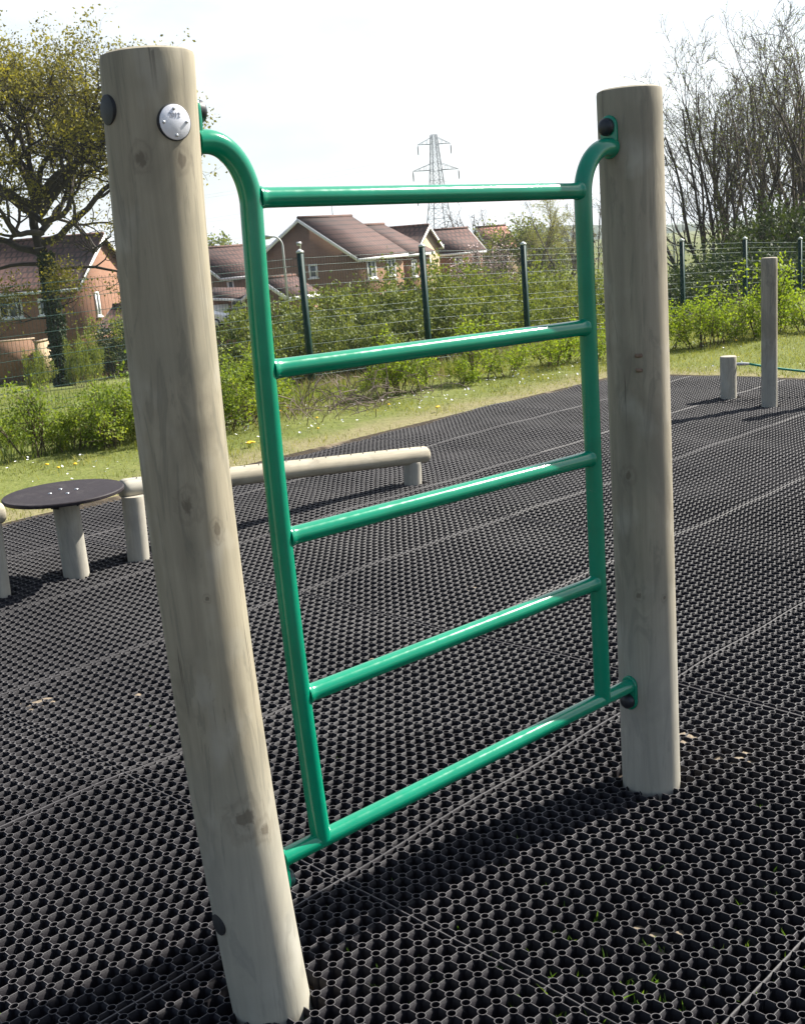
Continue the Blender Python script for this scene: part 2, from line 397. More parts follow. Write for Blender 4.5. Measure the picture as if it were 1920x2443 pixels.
# under the mats the soil pushes up in a few spots
for (u, v, rr_, hh) in [(95, 1665, .16, .018), (1250, 1285, .0, 0), (1560 + 60, 1770, .13, .014), (1130, 1370, .15, .013), (1590, 1700, .10, .014)]:
    if rr_ == 0: continue
    g = ray(u, v); g = np.array([0, 0, EYE]) + g * (-EYE / g[2])
    Z = Z + hh * np.exp(-((X - g[0]) ** 2 + (Y - g[1]) ** 2) / rr_ ** 2)
na, nr = len(aa), len(rr)
I, J = np.meshgrid(np.arange(nr - 1), np.arange(na), indexing='ij'); J2 = (J + 1) % na
Fq = np.stack([I * na + J, I * na + J2, (I + 1) * na + J2, (I + 1) * na + J], -1).reshape(-1, 4)
V = np.stack([X, Y, Z], -1).reshape(-1, 3)
gme = mesh_np('ground', V, [Fq[:, ::-1]], True)
ground = tag(link('ground', gme, ground_mat()), kind='structure')

# ------------------------------------------------------------------ rubber honeycomb mats
PX, PQ = 1.4525 / 35, .924 / 22
P0, Q0 = 1.53, .935              # a seam lies on p = P0 and on w = Q0
def wav(x, y):
    return (.006 * np.sin(2.1 * x + 1.3 * y) + .005 * np.sin(3.7 * x - 2.3 * y + 1.) + .004 * np.sin(5.3 * y + 1.1 * x) + .003 * np.sin(8.1 * x + 6.4 * y + 2)
            + .002 * np.sin(13.1 * x - 9.7 * y))
BEAM_A = (np.array([-1.36, 5.52]), np.array([.16, 6.86]))
POST_L = np.array([-.3396, 1.9816]); POST_R = np.array([.6099, 2.7873])
holes = [(POST_L[0], POST_L[1], .083), (POST_R[0], POST_R[1], .083), (.084, 6.794, .065), (-1.345, 5.494, .07), (-1.591, 5.29, .075), (-1.89, 5.03, .075), (2.703, 9.112, .075), (2.873, 8.63, .07)]
def cells():
    ip = np.arange(-110, 190); iq = np.arange(-90, 170)
    Pp, Qq = np.meshgrid(P0 + (ip + .5) * PX, Q0 + (iq + .5) * PQ, indexing='ij')
    Pp = Pp.ravel(); Qq = Qq.ravel()
    x = Pp * E1[0] - Qq * E2[0]; y = Pp * E1[1] - Qq * E2[1]
    d = np.hypot(x, y); az = np.degrees(np.arctan2(x, y))
    ok = (Pp < 9.42) & (Qq < 6.30)
    mrg = 5 + 70 / np.maximum(d, .6)
    ok &= (y > .9) & (np.abs(az - .5) < 21 + mrg * .55) & (d < 15)
    for hx, hy, hr in holes: ok &= np.hypot(x - hx, y - hy) > hr
    return Pp[ok], Qq[ok], d[ok]
def mat_mesh():
    Pp, Qq, d = cells(); Vall = []; Fall = {4: []}; base = 0
    for near, n in ((0, 14), (1, 8), (2, 6)):
        sel = [(d < 3.2), (d >= 3.2) & (d < 6), (d >= 6)][near]
        cp = Pp[sel]; cq = Qq[sel]
        if near == 2: ro, ri = .0103, .0084
        else: ro, ri = .0105, .0088
        a = np.arange(n) * 2 * math.pi / n
        ring = np.stack([np.cos(a), np.sin(a)], -1)
        tv = []; tf = []
        rc = .0004
        # ring: outer bottom, outer top, inner top, inner bottom
        for r, z in ((ro * 1.06, -.032), (ro, -.0006), (ro - .0003, .0006), (ri + .0003, .0006), (ri, -.0006), (ri * .95, -.026)) if near == 0 else ((ro * 1.06, -.032), (ro, 0.0003), (ri, .0003), (ri, -.026)):
            tv.append(np.column_stack([ring * r, np.full(n, z)]))
        k = len(tv)
        for L in range(k - 1):
            for i in range(n): tf.append([L * n + i, L * n + (i + 1) % n, (L + 1) * n + (i + 1) % n, (L + 1) * n + i])
        nv = k * n
        prof = [(-.0052, -.032), (-.0048, -.0050), (-.0030, -.0044), (-.0026, -.0026), (-.0012, -.0022), (-.0009, -.0004), (.0009, -.0004), (.0012, -.0022), (.0026, -.0026), (.0030, -.0044), (.0048, -.0050), (.0052, -.032)] if near < 2 else [(-.0048, -.032), (-.0042, -.0030), (-.0012, -.0006), (.0012, -.0006), (.0042, -.0030), (.0048, -.032)]
        for ax, pit in ((0, PX), (1, PQ)):
            x0, x1 = ro * .93, pit - ro * .93
            for xx in (x0, x1):
                for (s, z) in prof:
                    tv.append(np.array([[xx, s, z]]) if ax == 0 else np.array([[s, xx, z]]))
            q = len(prof)
            for i in range(q - 1):
                f = [nv + i, nv + i + 1, nv + q + i + 1, nv + q + i]
                tf.append(f if ax else f[::-1])
            nv += 2 * q
        T = np.vstack(tv); TF = np.array(tf)
        c = len(cp)
        Vp = (cp[:, None] + T[None, :, 0]).ravel(); Vq = (cq[:, None] + T[None, :, 1]).ravel(); Vz = np.tile(T[:, 2], c)
        Vall.append(np.column_stack([Vp, Vq, Vz]))
        Fall[4].append((TF[None] + (base + np.arange(c) * len(T))[:, None, None]).reshape(-1, 4))
        base += c * len(T)
    # edge strips on both sides of every seam
    def strip(pts, axis, off, wd=0.0, hz_=.0009):
        nonlocal base
        pts = np.array(pts)
        pr = [(-.0022 - wd, -.020), (-.0016 - wd, hz_), (.0016 + wd, hz_), (.0022 + wd, -.020)]
        n = len(pts); o = np.zeros_like(pts); o[:, axis] = 1
        V = []
        for s, z in pr: V.append(np.column_stack([pts + o * (off + s + .0006 * np.sin(pts[:, 1 - axis] * 75)[:, None]), np.full(n, z)]))
        V = np.stack(V, 1).reshape(-1, 3); Vall.append(V)
        f = []
        for i in range(n - 1):
            for j in range(3): f.append([i * 4 + j, i * 4 + j + 1, (i + 1) * 4 + j + 1, (i + 1) * 4 + j])
        Fall[4].append(np.array(f) + base); base += len(V)
    rngs = random.Random(3); ZH = -.0009
    for k in range(-3, 6):
        pp = P0 + k * 35 * PX
        for off in (0.0,):
            sh = rngs.uniform(-.001, .001)
            ww = np.arange(-2.4, 6.3, .03)
            strip(np.column_stack([np.full(len(ww), pp), ww]), 0, off + sh, .0004, ZH)
    ZH = -.0006
    for k in range(-4, 6):
        qq = Q0 + k * 22 * PQ
        for off in (0.0,):
            sh = rngs.uniform(-.001, .001)
            ppv = np.arange(-1.6, 9.42, .03)
            strip(np.column_stack([ppv, np.full(len(ppv), qq)]), 1, off + sh, .0004, ZH)
    for (a0, a1, ax, cst) in ((-1.6, 9.42, 1, 6.30), (-2.4, 6.3, 0, 9.42)):
        vv = np.arange(a0, a1, .03)
        pts = np.column_stack([vv, np.full(len(vv), cst)]) if ax == 1 else np.column_stack([np.full(len(vv), cst), vv])
        strip(pts, ax, 0)
    V = np.vstack(Vall)
    # each mat sits a little askew in height
    x = V[:, 0] * E1[0] - V[:, 1] * E2[0]; y = V[:, 0] * E1[1] - V[:, 1] * E2[1]
    mi = np.floor((V[:, 0] - P0) / (35 * PX)); mj = np.floor((V[:, 1] - Q0) / (22 * PQ))
    hsh = np.sin(mi * 12.9898 + mj * 78.233) * 43758.5453; hsh = hsh - np.floor(hsh)
    z = V[:, 2] + .75 * wav(x, y) + (hsh - .5) * .004 - .004
    # slight crookedness of the lattice
    x = x + .0016 * np.sin(9 * y + 4 * x); y = y + .0016 * np.sin(8 * x - 3 * y)
    # undo the hover at the edge
    me = mesh_np('rubber_matting', np.column_stack([x, y, z]), [np.vstack(Fall[4])])
    at_ = me.attributes.new('wear', 'FLOAT', 'POINT'); at_.data.foreach_set('value', np.clip((V[:, 2] + .0013) / .0012, 0, 1).astype(np.float32))
    return me
m, t, b = mat_new('rubber')
co = coords(t)
c = ramp(t, noise(t, co, 30, 4, .6), [(.3, (.0065, .0055, .008)), (.7, (.013, .0115, .0145))])
geo = t.nodes.new('ShaderNodeNewGeometry'); sp = t.nodes.new('ShaderNodeSeparateXYZ'); t.links.new(geo.outputs['Normal'], sp.inputs[0])
topf = math_(t, 'MINIMUM', math_(t, 'MAXIMUM', math_(t, 'MULTIPLY', math_(t, 'SUBTRACT', sp.outputs[2], .72), 3.5), 0.0), 1.0)
dust = ramp(t, noise(t, co, 1.1, 5, .65), [(.38, (.38,) * 3), (.68, (.95,) * 3)])
dust2 = ramp(t, noise(t, co, 90, 4, .7), [(.35, (.3,) * 3), (.7, (1,) * 3)])
wa = t.nodes.new('ShaderNodeAttribute'); wa.attribute_name = 'wear'
dm = math_(t, 'MULTIPLY', math_(t, 'MULTIPLY', math_(t, 'ADD', math_(t, 'MULTIPLY', wa.outputs['Fac'], .95), .05), math_(t, 'MULTIPLY', topf, dust)), dust2)
c = mixc(t, dm, c, (.42, .40, .405))
t.links.new(c, b.inputs['Base Color']); b.inputs['Roughness'].default_value = .55; b.inputs['Specular IOR Level'].default_value = .20
bump(t, b, noise(t, co, 220, 4, .7), .5, .0012)
M['rubber'] = m
mats = tag(link('rubber_matting', mat_mesh(), M['rubber']), kind='structure')

# sandy soil washed up into the cells in a few places
def soil_patch(u, v, R_, h_, seed):
    g = ray(u, v); g = np.array([0, 0, EYE]) + g * (-EYE / g[2]); rg = np.random.default_rng(seed); ph = rg.uniform(0, 6, 6)
    n = 60; xs, ys = np.meshgrid(np.linspace(-R_ * 1.6, R_ * 1.6, n), np.linspace(-R_ * 1.6, R_ * 1.6, n), indexing='ij')
    rr2 = np.hypot(xs, ys * 1.25) * (1 + .25 * np.sin(3 * np.arctan2(ys, xs) + ph[0]) + .15 * np.sin(5 * np.arctan2(ys, xs) + ph[1]))
    z = -.052 + h_ * np.exp(-(rr2 / R_) ** 2 * 1.3) + .004 * np.sin(xs * 70 + ph[2]) * np.sin(ys * 60 + ph[3]) + rg.normal(0, .0012, xs.shape)
    V = np.stack([xs + g[0], ys + g[1], z + .75 * wav(xs + g[0], ys + g[1])], -1).reshape(-1, 3)
    I, J = np.meshgrid(np.arange(n - 1), np.arange(n - 1), indexing='ij')
    return V, np.stack([I * n + J, (I + 1) * n + J, (I + 1) * n + J + 1, I * n + J + 1], -1).reshape(-1, 4)
mb = MB()
for i, (u, v, R_, h_) in enumerate([(95, 1668, .14, .042), (1625, 1745, .13, .041), (1760, 1790, .12, .038), (1590, 1480, .12, .038), (1115, 1395, .13, .038), (900, 1560, .12, .036), (330, 1650, .07, .037), (1560, 2200, .10, .034), (1130, 1280, .14, .037), (1840, 1010, .16, .040), (1790, 1520, .12, .036)]):
    V_, F_q = soil_patch(u, v, R_, h_, i); mb.add(V_, [F_q])
m, t, b = mat_new('sandy_soil')
t.links.new(ramp(t, noise(t, coords(t), 120, 5, .7), [(.3, (.13, .10, .07)), (.6, (.25, .20, .14)), (.8, (.36, .30, .22))]), b.inputs['Base Color']); b.inputs['Roughness'].default_value = .95
tag(mb.build('sandy_soil', m, None, True), kind='structure')

# sprouts coming up through the mats
def blades(name, xs, ys, zs, h, w, rng, lean=.5, segs=2, mat=None):
    n = len(xs); a = rng.uniform(0, 2 * math.pi, n); b_ = rng.uniform(0, 2 * math.pi, n)
    l = rng.uniform(.1, lean, n) * h
    dx, dy = np.cos(b_) * l, np.sin(b_) * l; wx, wy = np.cos(a) * w / 2, np.sin(a) * w / 2
    V = np.empty((n, 5, 3))
    V[:, 0] = np.stack([xs - wx, ys - wy, zs], -1); V[:, 1] = np.stack([xs + wx, ys + wy, zs], -1)
    V[:, 2] = np.stack([xs + wx * .8 + dx * .3, ys + wy * .8 + dy * .3, zs + h * .55], -1); V[:, 3] = np.stack([xs - wx * .8 + dx * .3, ys - wy * .8 + dy * .3, zs + h * .55], -1)
    V[:, 4] = np.stack([xs + dx, ys + dy, zs + h], -1)
    i = np.arange(n)[:, None] * 5
    return mesh_np(name, V.reshape(-1, 3), [i + np.array([[0, 1, 2, 3]]), i + np.array([[3, 2, 4]])])
rng = np.random.default_rng(5)
def sprouts():
    xs = []; ys = []
    for _ in range(110):
        u, v = rng.uniform(0, 1920), rng.uniform(1350, 2440)
        if v > 2000: 
            if u < 900 and rng.random() < .6: continue
        elif rng.random() < .45: continue
        g = ray(u, v); g = np.array([0, 0, EYE]) + g * (-(EYE) / g[2])
        # snap to the middle of a hole
        p = g[:2] @ E1; w = -(g[:2] @ E2)
        p = P0 + round((p - P0) / PX) * PX; w = Q0 + round((w - Q0) / PQ) * PQ
        g = xy_pq(p, w); k = rng.integers(3, 10)
        xs.append(g[0] + rng.normal(0, .006, k)); ys.append(g[1] + rng.normal(0, .006, k))
    for _ in range(60):        # thicker growth low right
        u, v = rng.normal(1500, 330), rng.normal(2300, 110)
        g = ray(u, v); g = np.array([0, 0, EYE]) + g * (-(EYE) / g[2])
        p = g[:2] @ E1; w = -(g[:2] @ E2)
        p = P0 + round((p - P0) / PX) * PX; w = Q0 + round((w - Q0) / PQ) * PQ
        g = xy_pq(p, w); k = rng.integers(3, 9)
        xs.append(g[0] + rng.normal(0, .008, k)); ys.append(g[1] + rng.normal(0, .008, k))
    xs = np.concatenate(xs); ys = np.concatenate(ys); n = len(xs)
    h = rng.uniform(.008, .024, n); h[rng.random(n) < .03] *= 2.2
    return blades('grass_sprouts', xs, ys, np.full(n, -.034) + wav(xs, ys) * .5, h, rng.uniform(.0025, .006, n), rng, .9)
tag(link('grass_sprouts', sprouts(), M['sprout']), 'small green grass shoots growing up through the holes of the black mats', 'grass', kind='stuff')

# ------------------------------------------------------------------ climbing frame
fx = (POST_L + POST_R) / 2
DV = (POST_R - POST_L); DL = np.linalg.norm(DV); DV = DV / DL; NV = np.array([DV[1], -DV[0]])   # NV faces the camera side
cf = thing('climbing_frame', 'climbing frame of two thick wooden posts joined by a green tubular steel ladder', 'climbing frame', (fx[0], fx[1], 0))
def S(s, z, off=0.0):
    q = POST_L + DV * s + NV * off - fx; return np.array([q[0], q[1], z])
def log_mesh(name, H, r, bow=None, n=64, seed=1, cham=.012, z0=-.08, m=46, rtop=None):
    rg = np.random.default_rng(seed)
    zs = np.concatenate([np.linspace(z0, H - cham, m), [H - cham * .45, H - cham * .1, H, H]])
    rs = np.full(len(zs), r); 
    if rtop: rs = np.linspace(r, rtop, len(zs))
    rs[-4:] = [r - cham * .12, r - cham * .85, r - cham * 2.0, r * .4] if m > 40 else [r - cham * .16, r - cham * .55, r - cham * 1.0, r * .5]
    a = np.arange(n) * 2 * math.pi / n; ph = rg.uniform(0, 6, 8)
    V = []
    for z, rz in zip(zs, rs):
        q = rz * (1 + .006 * np.sin(2 * a + ph[0] + z * 1.1) + .004 * np.sin(3 * a + ph[1] - z * 2) + .003 * np.sin(5 * a + ph[2] + z * 3) + .002 * np.sin(9 * a + ph[3] + z * 7))
        cx, cy = bow(z) if bow else (0, 0)
        V.append(np.column_stack([cx + q * np.cos(a), cy + q * np.sin(a), np.full(n, z)]))
    cx, cy = bow(H) if bow else (0, 0)
    V = np.vstack(V + [np.array([[cx, cy, H]])])
    L = len(zs)
    i = np.arange(L - 1)[:, None] * n; j = np.arange(n)[None]; j2 = (j + 1) % n
    Fq = np.stack([i + j, i + j2, i + n + j2, i + n + j], -1).reshape(-1, 4)
    k = (L - 1) * n; Ft = np.column_stack([k + np.arange(n), k + (np.arange(n) + 1) % n, np.full(n, L * n)])
    return mesh_np(name, V, [Fq, Ft])
R_P = .077
vL = POST_L / np.linalg.norm(POST_L); sL = np.array([vL[1], -vL[0]])   # sideways as seen from the path
vR = POST_R / np.linalg.norm(POST_R); sR = np.array([vR[1], -vR[0]])
oL = POST_L - fx; oR = POST_R - fx
def bowL(z):
    k = .0371 * z * z - .0756 * z + .0015; return (oL[0] + sL[0] * k, oL[1] + sL[1] * k)
def bowR(z):
    k = -.0048 * z; return (oR[0] + sR[0] * k, oR[1] + sR[1] * k)
def on_post(side, ang, z, r=R_P):
    """ang: degrees from the direction to the camera, + to the right"""
    b_, v_, s_ = (bowL, vL, sL) if side == 'L' else (bowR, vR, sR)
    c = b_(z); q = -v_ * math.cos(rad(ang)) + s_ * math.sin(rad(ang))
    return np.array([c[0] + q[0] * r, c[1] + q[1] * r, z]), np.array([q[0], q[1], 0])
kn = []
for (ang, z, s) in [(-16, 1.606, .030), (34, 1.600, .026), (0, 1.035, .036), (34, .98, .024), (8, .865, .010), (12, .43, .050), (38, .40, .03)]:
    P, _ = on_post('L', ang, z); kn.append((P[0], P[1], P[2], s))
pl = link('post', log_mesh('post', 1.775, R_P, bowL, 96, 2), wood_mat('wood_post_near', kn, seed=3.1), cf); autosmooth(pl, 35)
kn = []
for (ang, z, s) in [(-12, .53, .020), (-25, .84, .032), (38, .52, .014)]:
    P, _ = on_post('R', ang, z); kn.append((P[0], P[1], P[2], s))
pr = link('post', log_mesh('post', 1.748, R_P - .001, bowR, 96, 7), wood_mat('wood_post_far', kn, base=(.35, .31, .235), seed=9.4, blotch=.8), cf); autosmooth(pr, 35)
# reddish stain marks on the far post
for (ang, z, w_, h_) in [(2, 1.135, .017, .009), (2, 1.100, .015, .009)]:
    mb = MB()
    P, q = on_post('R', ang, z, R_P - .0005); tgt = np.array([-q[1], q[0], 0])
    pts = [(-.5, -.5), (0, -.62), (.5, -.5), (.55, .1), (.4, .5), (-.1, .42), (-.5, .55), (-.58, 0)]
    mb.prism([P + tgt * a * w_ + np.array([0, 0, b2 * h_]) for a, b2 in pts][::-1], q * .0016)
    mb.build('rust_mark', simple('rust_stain', (.23, .155, .11), .9, .25, 60), pr)

def disc(mb, P, q, r, depth, n=28, dome=0.0, rings=1):
    """short cylinder with optional dome, axis q starting at P"""
    q = np.array(q, float); a = np.cross(q, [0, 0, 1.]); a /= np.linalg.norm(a); b_ = np.cross(a, q)
    t_ = np.arange(n) * 2 * math.pi / n; C = np.cos(t_)[:, None] * a + np.sin(t_)[:, None] * b_
    V = [P + C * r, P + q * depth + C * r]
    if dome:
        for k in range(1, 6):
            th_ = k / 6 * math.pi / 2; V.append(P + q * (depth + dome * math.sin(th_)) + C * r * math.cos(th_))
        top = P + q * (depth + dome)
    else:
        V.append(P + q * (depth + .0006) + C * (r - .0012)); top = P + q * (depth + .0006)
    L = len(V); V = np.vstack(V + [top[None]])
    i = np.arange(L - 1)[:, None] * n; j = np.arange(n)[None]; j2 = (j + 1) % n
    Fq = np.stack([i + j, i + j2, i + n + j2, i + n + j], -1).reshape(-1, 4)
    k = (L - 1) * n; Ft = np.column_stack([k + np.arange(n), k + (np.arange(n) + 1) % n, np.full(n, L * n)])
    mb.add(V, [Fq, Ft, list(range(n))[::-1]])
for z, r_ in ((1.685, .0235), (.206, .021)):
    P, q = on_post('L', -62 if z > 1 else -60, z, R_P - .012); mb = MB(); disc(mb, P, q, r_, .0135); autosmooth(mb.build('plug', M['plug'], pl))
# round silver badge, four screws and the year
P, q = on_post('L', 28, 1.657, R_P - .0068); mb = MB(); disc(mb, P, q, .0272, .0092, 40)
badge = autosmooth(mb.build('badge', M['badge'], pl))
bt_ = np.cross([0, 0, 1.], q); bt_ /= np.linalg.norm(bt_)
top = P + q * .0099
mb = MB(); disc(mb, P, q, .0288, .0082, 40); autosmooth(mb.build('badge_recess', M['plug'], badge))
for (a, c_) in ((0, .0205), (0, -.0205), (.0205, 0), (-.0205, 0)):
    mb = MB(); disc(mb, top + bt_ * a + np.array([0, 0, c_]), q, .0024, .0010, 12, dome=.0008); mb.build('screw', M['zinc'], badge, True)
cu = bpy.data.curves.new('year', 'FONT'); cu.body = '2012'; cu.size = .0105; cu.extrude = .0002; cu.align_x = 'CENTER'; cu.align_y = 'CENTER'
to = bpy.data.objects.new('tmp', cu); COL.objects.link(to); bpy.context.view_layer.update()
tm = bpy.data.meshes.new_from_object(to.evaluated_get(bpy.context.evaluated_depsgraph_get())); bpy.data.objects.remove(to)
tm.name = 'engraving'
Mt = Matrix(((bt_[0], 0, q[0], 0), (bt_[1], 0, q[1], 0), (0, 1, 0, 0), (0, 0, 0, 1)))
tm.transform(Matrix.Translation(Vector(top + np.array([0, 0, .0105]) + q * .0002)) @ Mt)
link('engraving', tm, M['badge_ink'], badge)

def tube_part(name, pts, r, parent=cf, n=28, flare=(0, 0), mat='green'):
    P = np.array(pts, float); mb = MB(); rr_ = np.full(len(P), r)
    L = np.concatenate([[0], np.cumsum(np.linalg.norm(np.diff(P, axis=0), axis=1))])
    if flare[0]: rr_ = rr_ + flare[0] * np.exp(-(np.maximum(L - .004, 0) / .006) ** 1.1)
    if flare[1]: rr_ = rr_ + flare[1] * np.exp(-(np.maximum(L[-1] - L - .004, 0) / .006) ** 1.1)
    mb.tube(P, rr_, n); return autosmooth(mb.build(name, M[mat], parent), 50)
def lerp(a, b_, n): return [a + (b_ - a) * k / (n - 1) for k in range(n)]
RT, RR = .0205, .0180
# uprights, straight below and bent over into the posts at the top
def upright(s0, path_s, bend_end_s, ztop, zb, sgn):
    pts = [S(path_s(z), z) for z in np.linspace(zb, ztop - .105, 26)]
    c_s = path_s(ztop - .105)
    R_ = .105; 
    for k in range(1, 17):
        a = k / 16 * math.pi / 2
        rx = abs(bend_end_s - c_s) * .82
        pts.append(S(c_s + sgn * rx * (1 - math.cos(a)), ztop - .105 + .105 * math.sin(a)))
    for k in range(1, 5): pts.append(S(c_s + sgn * (abs(bend_end_s - c_s) * (.82 + .18 * k / 4)), ztop))
    return pts
sUL = lambda z: .1415 + .040 * (z - 1.0) ** 2
sUR = lambda z: 1.0555 - .002 * (z - .3)
EL = R_P - .022; ER = DL - R_P - .003
ZL, ZR = 1.634, 1.616
tube_part('upright', upright(0, sUL, EL + .0, ZL, .283, -1), RT)
tube_part('upright', upright(0, sUR, ER, ZR, .283, 1), RT)
for zl, zr in ((1.5385, 1.5225), (1.235, 1.216), (.9175, .906), (.596, .594)):
    a = S(sUL(zl) + RT * .62, zl); b_ = S(sUR(zr) - RT * .62, zr)
    FR = (.005, .009, .013, .017, .022, .028, .038)
    fl = [a] + [a + (b_ - a) * x for x in FR]
    fl2 = [a + (b_ - a) * (1 - x) for x in FR[::-1]] + [b_]
    tube_part('rung', fl + lerp(a + (b_ - a) * .06, a + (b_ - a) * .94, 12) + fl2, RR, flare=(.0035, .0035))
tube_part('bottom_rail', lerp(S(R_P - .012, .281), S(DL - R_P + .004, .285), 24), RR + .0005)
# mounting plates with bolt caps
def plate(side, zt, zbolt):
    z_lo, z_hi = min(zt, zbolt), max(zt, zbolt)
    if side == 'L':
        c = np.array(bowL((zt + zbolt) / 2)); q = np.array([DV[0], DV[1], 0])
    else:
        c = np.array(bowR((zt + zbolt) / 2)); q = -np.array([DV[0], DV[1], 0])
    tg = np.array([-q[1], q[0], 0]); base_ = np.array([c[0], c[1], 0]) + q * (R_P - .004)
    pts = []
    for k in range(13):
        a = math.pi * k / 12; pts.append(base_ + tg * .0225 * math.cos(a) + np.array([0, 0, z_hi + .026 * math.sin(a)]))
    for k in range(13):
        a = math.pi + math.pi * k / 12; pts.append(base_ + tg * .0225 * math.cos(a) + np.array([0, 0, z_lo + .026 * math.sin(a)]))
    mb = MB(); mb.prism(pts, q * .011)
    o = mb.build('mounting_plate', M['green'], cf)
    bv = o.modifiers.new('bevel', 'BEVEL'); bv.width = .0022; bv.segments = 2
    mb = MB(); disc(mb, base_ + q * .0108 + np.array([0, 0, zbolt]), q, .0195, .009, 26, dome=.011)
    autosmooth(mb.build('bolt_cap', M['cap_green'] if (side == 'L' and zt < 1) else M['cap'], o), 50)
plate('L', ZL, ZL + .050); plate('R', ZR, ZR + .045); plate('L', .281, .281 - .050); plate('R', .285, .285 - .040)

# ------------------------------------------------------------------ logs, beams, disc
def log_obj(name, a, b_, r, mat, parent, seed=1, cham=.012, n=32):
    a = np.array(a, float); b_ = np.array(b_, float); d_ = b_ - a; L = np.linalg.norm(d_)
    me = log_mesh(name, L, r, None, n, seed, cham, 0.0, 14)
    # close the foot as well
    o = link(name, me, mat, parent); o.location = a
    o.rotation_mode = 'QUATERNION'; o.rotation_quaternion = Vector(d_).to_track_quat('Z', 'Y'); autosmooth(o, 35); return o
wood_b = wood_mat('wood_beam', [(.05, 0, .55, .03), (-.03, .04, 1.2, .025)], base=(.42, .375, .285), seed=5.5, blotch=.6)
wood_s = wood_mat('wood_short', [(.02, -.05, .2, .02)], base=(.37, .325, .25), seed=7.7)
def rnd_end(a, b_, r, name, parent, mat, seed):
    """beam with both ends rounded over"""
    a = np.array(a, float); b_ = np.array(b_, float); d_ = b_ - a; L = np.linalg.norm(d_)
    zs = [0, .004, .014, .03] + list(np.linspace(.06, L - .06, 24)) + [L - .03, L - .014, L - .004, L]
    rs = [r * .6, r * .8, r * .94, r * .99] + [r] * 24 + [r * .99, r * .94, r * .8, r * .6]
    mb = MB(); mb.tube([[0, 0, z] for z in zs], rs, 28, True, (1, 0, 0))
    o = mb.build(name, mat, parent); o.location = a; o.rotation_mode = 'QUATERNION'; o.rotation_quaternion = Vector(d_).to_track_quat('Z', 'Y')
    return autosmooth(o, 50)
A0 = np.array([-1.36, 5.52, .350]); B0 = np.array([.175, 6.865, .150])
bb = thing('balance_beam', 'long pale balance beam on short posts with grip marks, sloping down to the right', 'balance beam', (A0[0], A0[1], 0))
o_ = np.array([A0[0], A0[1], 0])
rnd_end(A0 - o_ - (B0 - A0) * .012, B0 - o_, .052, 'beam', bb, wood_b, 3)
for (bx, by, h) in ((-1.335, 5.50, .315), (.075, 6.785, .125)):
    log_obj('support', np.array([bx, by, -.05]) - o_, np.array([bx + .01, by + .008, h]) - o_, .054, wood_s, bb, 4, .003)
dd = (B0 - A0); LB = np.linalg.norm(dd); dd = dd / LB; sd = np.cross(dd, [0, 0, 1.]); sd /= np.linalg.norm(sd); ud = np.cross(sd, dd)
for k in range(22):
    c_ = A0 - o_ + dd * (.06 + k * (LB - .12) / 21) + ud * .052
    mb = MB()
    mb.box(c_ + sd * .010 + dd * .003 + ud * -.0012, (.0035, .026, .004), [dd * .8 + sd * .6, sd * .8 - dd * .6, ud]); mb.box(c_ - sd * .010 + dd * .003 - ud * .0012, (.0035, .026, .004), [dd * .8 - sd * .6, sd * .8 + dd * .6, ud])
    mb.build('grip_staple', M['iron'], bb)
# second beam, only its end is in the frame
C0 = np.array([-1.815, 5.075, .376]); C1 = C0 + np.array([-1.45, -1.28, .03])
b2 = thing('balance_beam', 'end of a balance beam cut by the left edge of the photo beside the round platform', 'balance beam', (C0[0], C0[1], 0))
o_ = np.array([C0[0], C0[1], 0])
rnd_end(C1 - o_, C0 - o_, .052, 'beam', b2, wood_b, 6)
log_obj('support', np.array([-1.885, 5.03, -.05]) - o_, np.array([-1.875, 5.035, .345]) - o_, .056, wood_s, b2, 8, .003)
log_obj('support', np.array([C1[0] + .1, C1[1] + .09, -.05]) - o_, np.array([C1[0] + .1, C1[1] + .09, .37]) - o_, .056, wood_s, b2, 9, .003)
# round platform
dc = np.array([-1.598, 5.30, 0.0])
pf = thing('round_platform', 'dark round stepping platform bolted on a single wooden post between two beams', 'platform', tuple(dc))
mb = MB(); n = 72; rD = .282
ty = np.array([.0, .0, 1.0])
prof = [(0.0, .386), (rD - .004, .386), (rD, .389), (rD, .400), (rD - .004, .404), (0.0, .404)]
a = np.arange(n) * 2 * math.pi / n
V = [np.array([[0, 0, .386]])] + [np.column_stack([np.cos(a) * r, np.sin(a) * r, np.full(n, z)]) for r, z in prof[1:-1]] + [np.array([[0, 0, .404]])]
Vv = np.vstack(V); Fs = []
Fs.append(np.column_stack([np.zeros(n, int), 1 + (np.arange(n) + 1) % n, 1 + np.arange(n)]))
for L in range(3):
    i = 1 + L * n; Fs.append(np.column_stack([i + np.arange(n), i + (np.arange(n) + 1) % n, i + n + (np.arange(n) + 1) % n, i + n + np.arange(n)]))
i = 1 + 3 * n; Fs.append(np.column_stack([i + np.arange(n), i + (np.arange(n) + 1) % n, np.full(n, 1 + 4 * n)]))
mb.add(Vv, Fs)
m, t, b = mat_new('phenolic_board')
c = ramp(t, noise(t, coords(t), 40, 5, .7), [(.3, (.016, .012, .015)), (.7, (.032, .025, .029))])
c = mixc(t, ramp(t, noise(t, coords(t), 9, 6, .75, 1.0), [(.52, (0, 0, 0)), (.66, (.45,) * 3)]), c, (.075, .065, .064))
t.links.new(c, b.inputs['Base Color']); b.inputs['Roughness'].default_value = .62; b.inputs['Specular IOR Level'].default_value = .22
bump(t, b, noise(t, coords(t), 350, 2, .5), .4, .0008); M['board'] = m
autosmooth(mb.build('platform_disc', m, pf), 30)
log_obj('post', (0.008, -.012, -.05), (0.002, 0, .3855), .061, wood_s, pf, 12, .002)
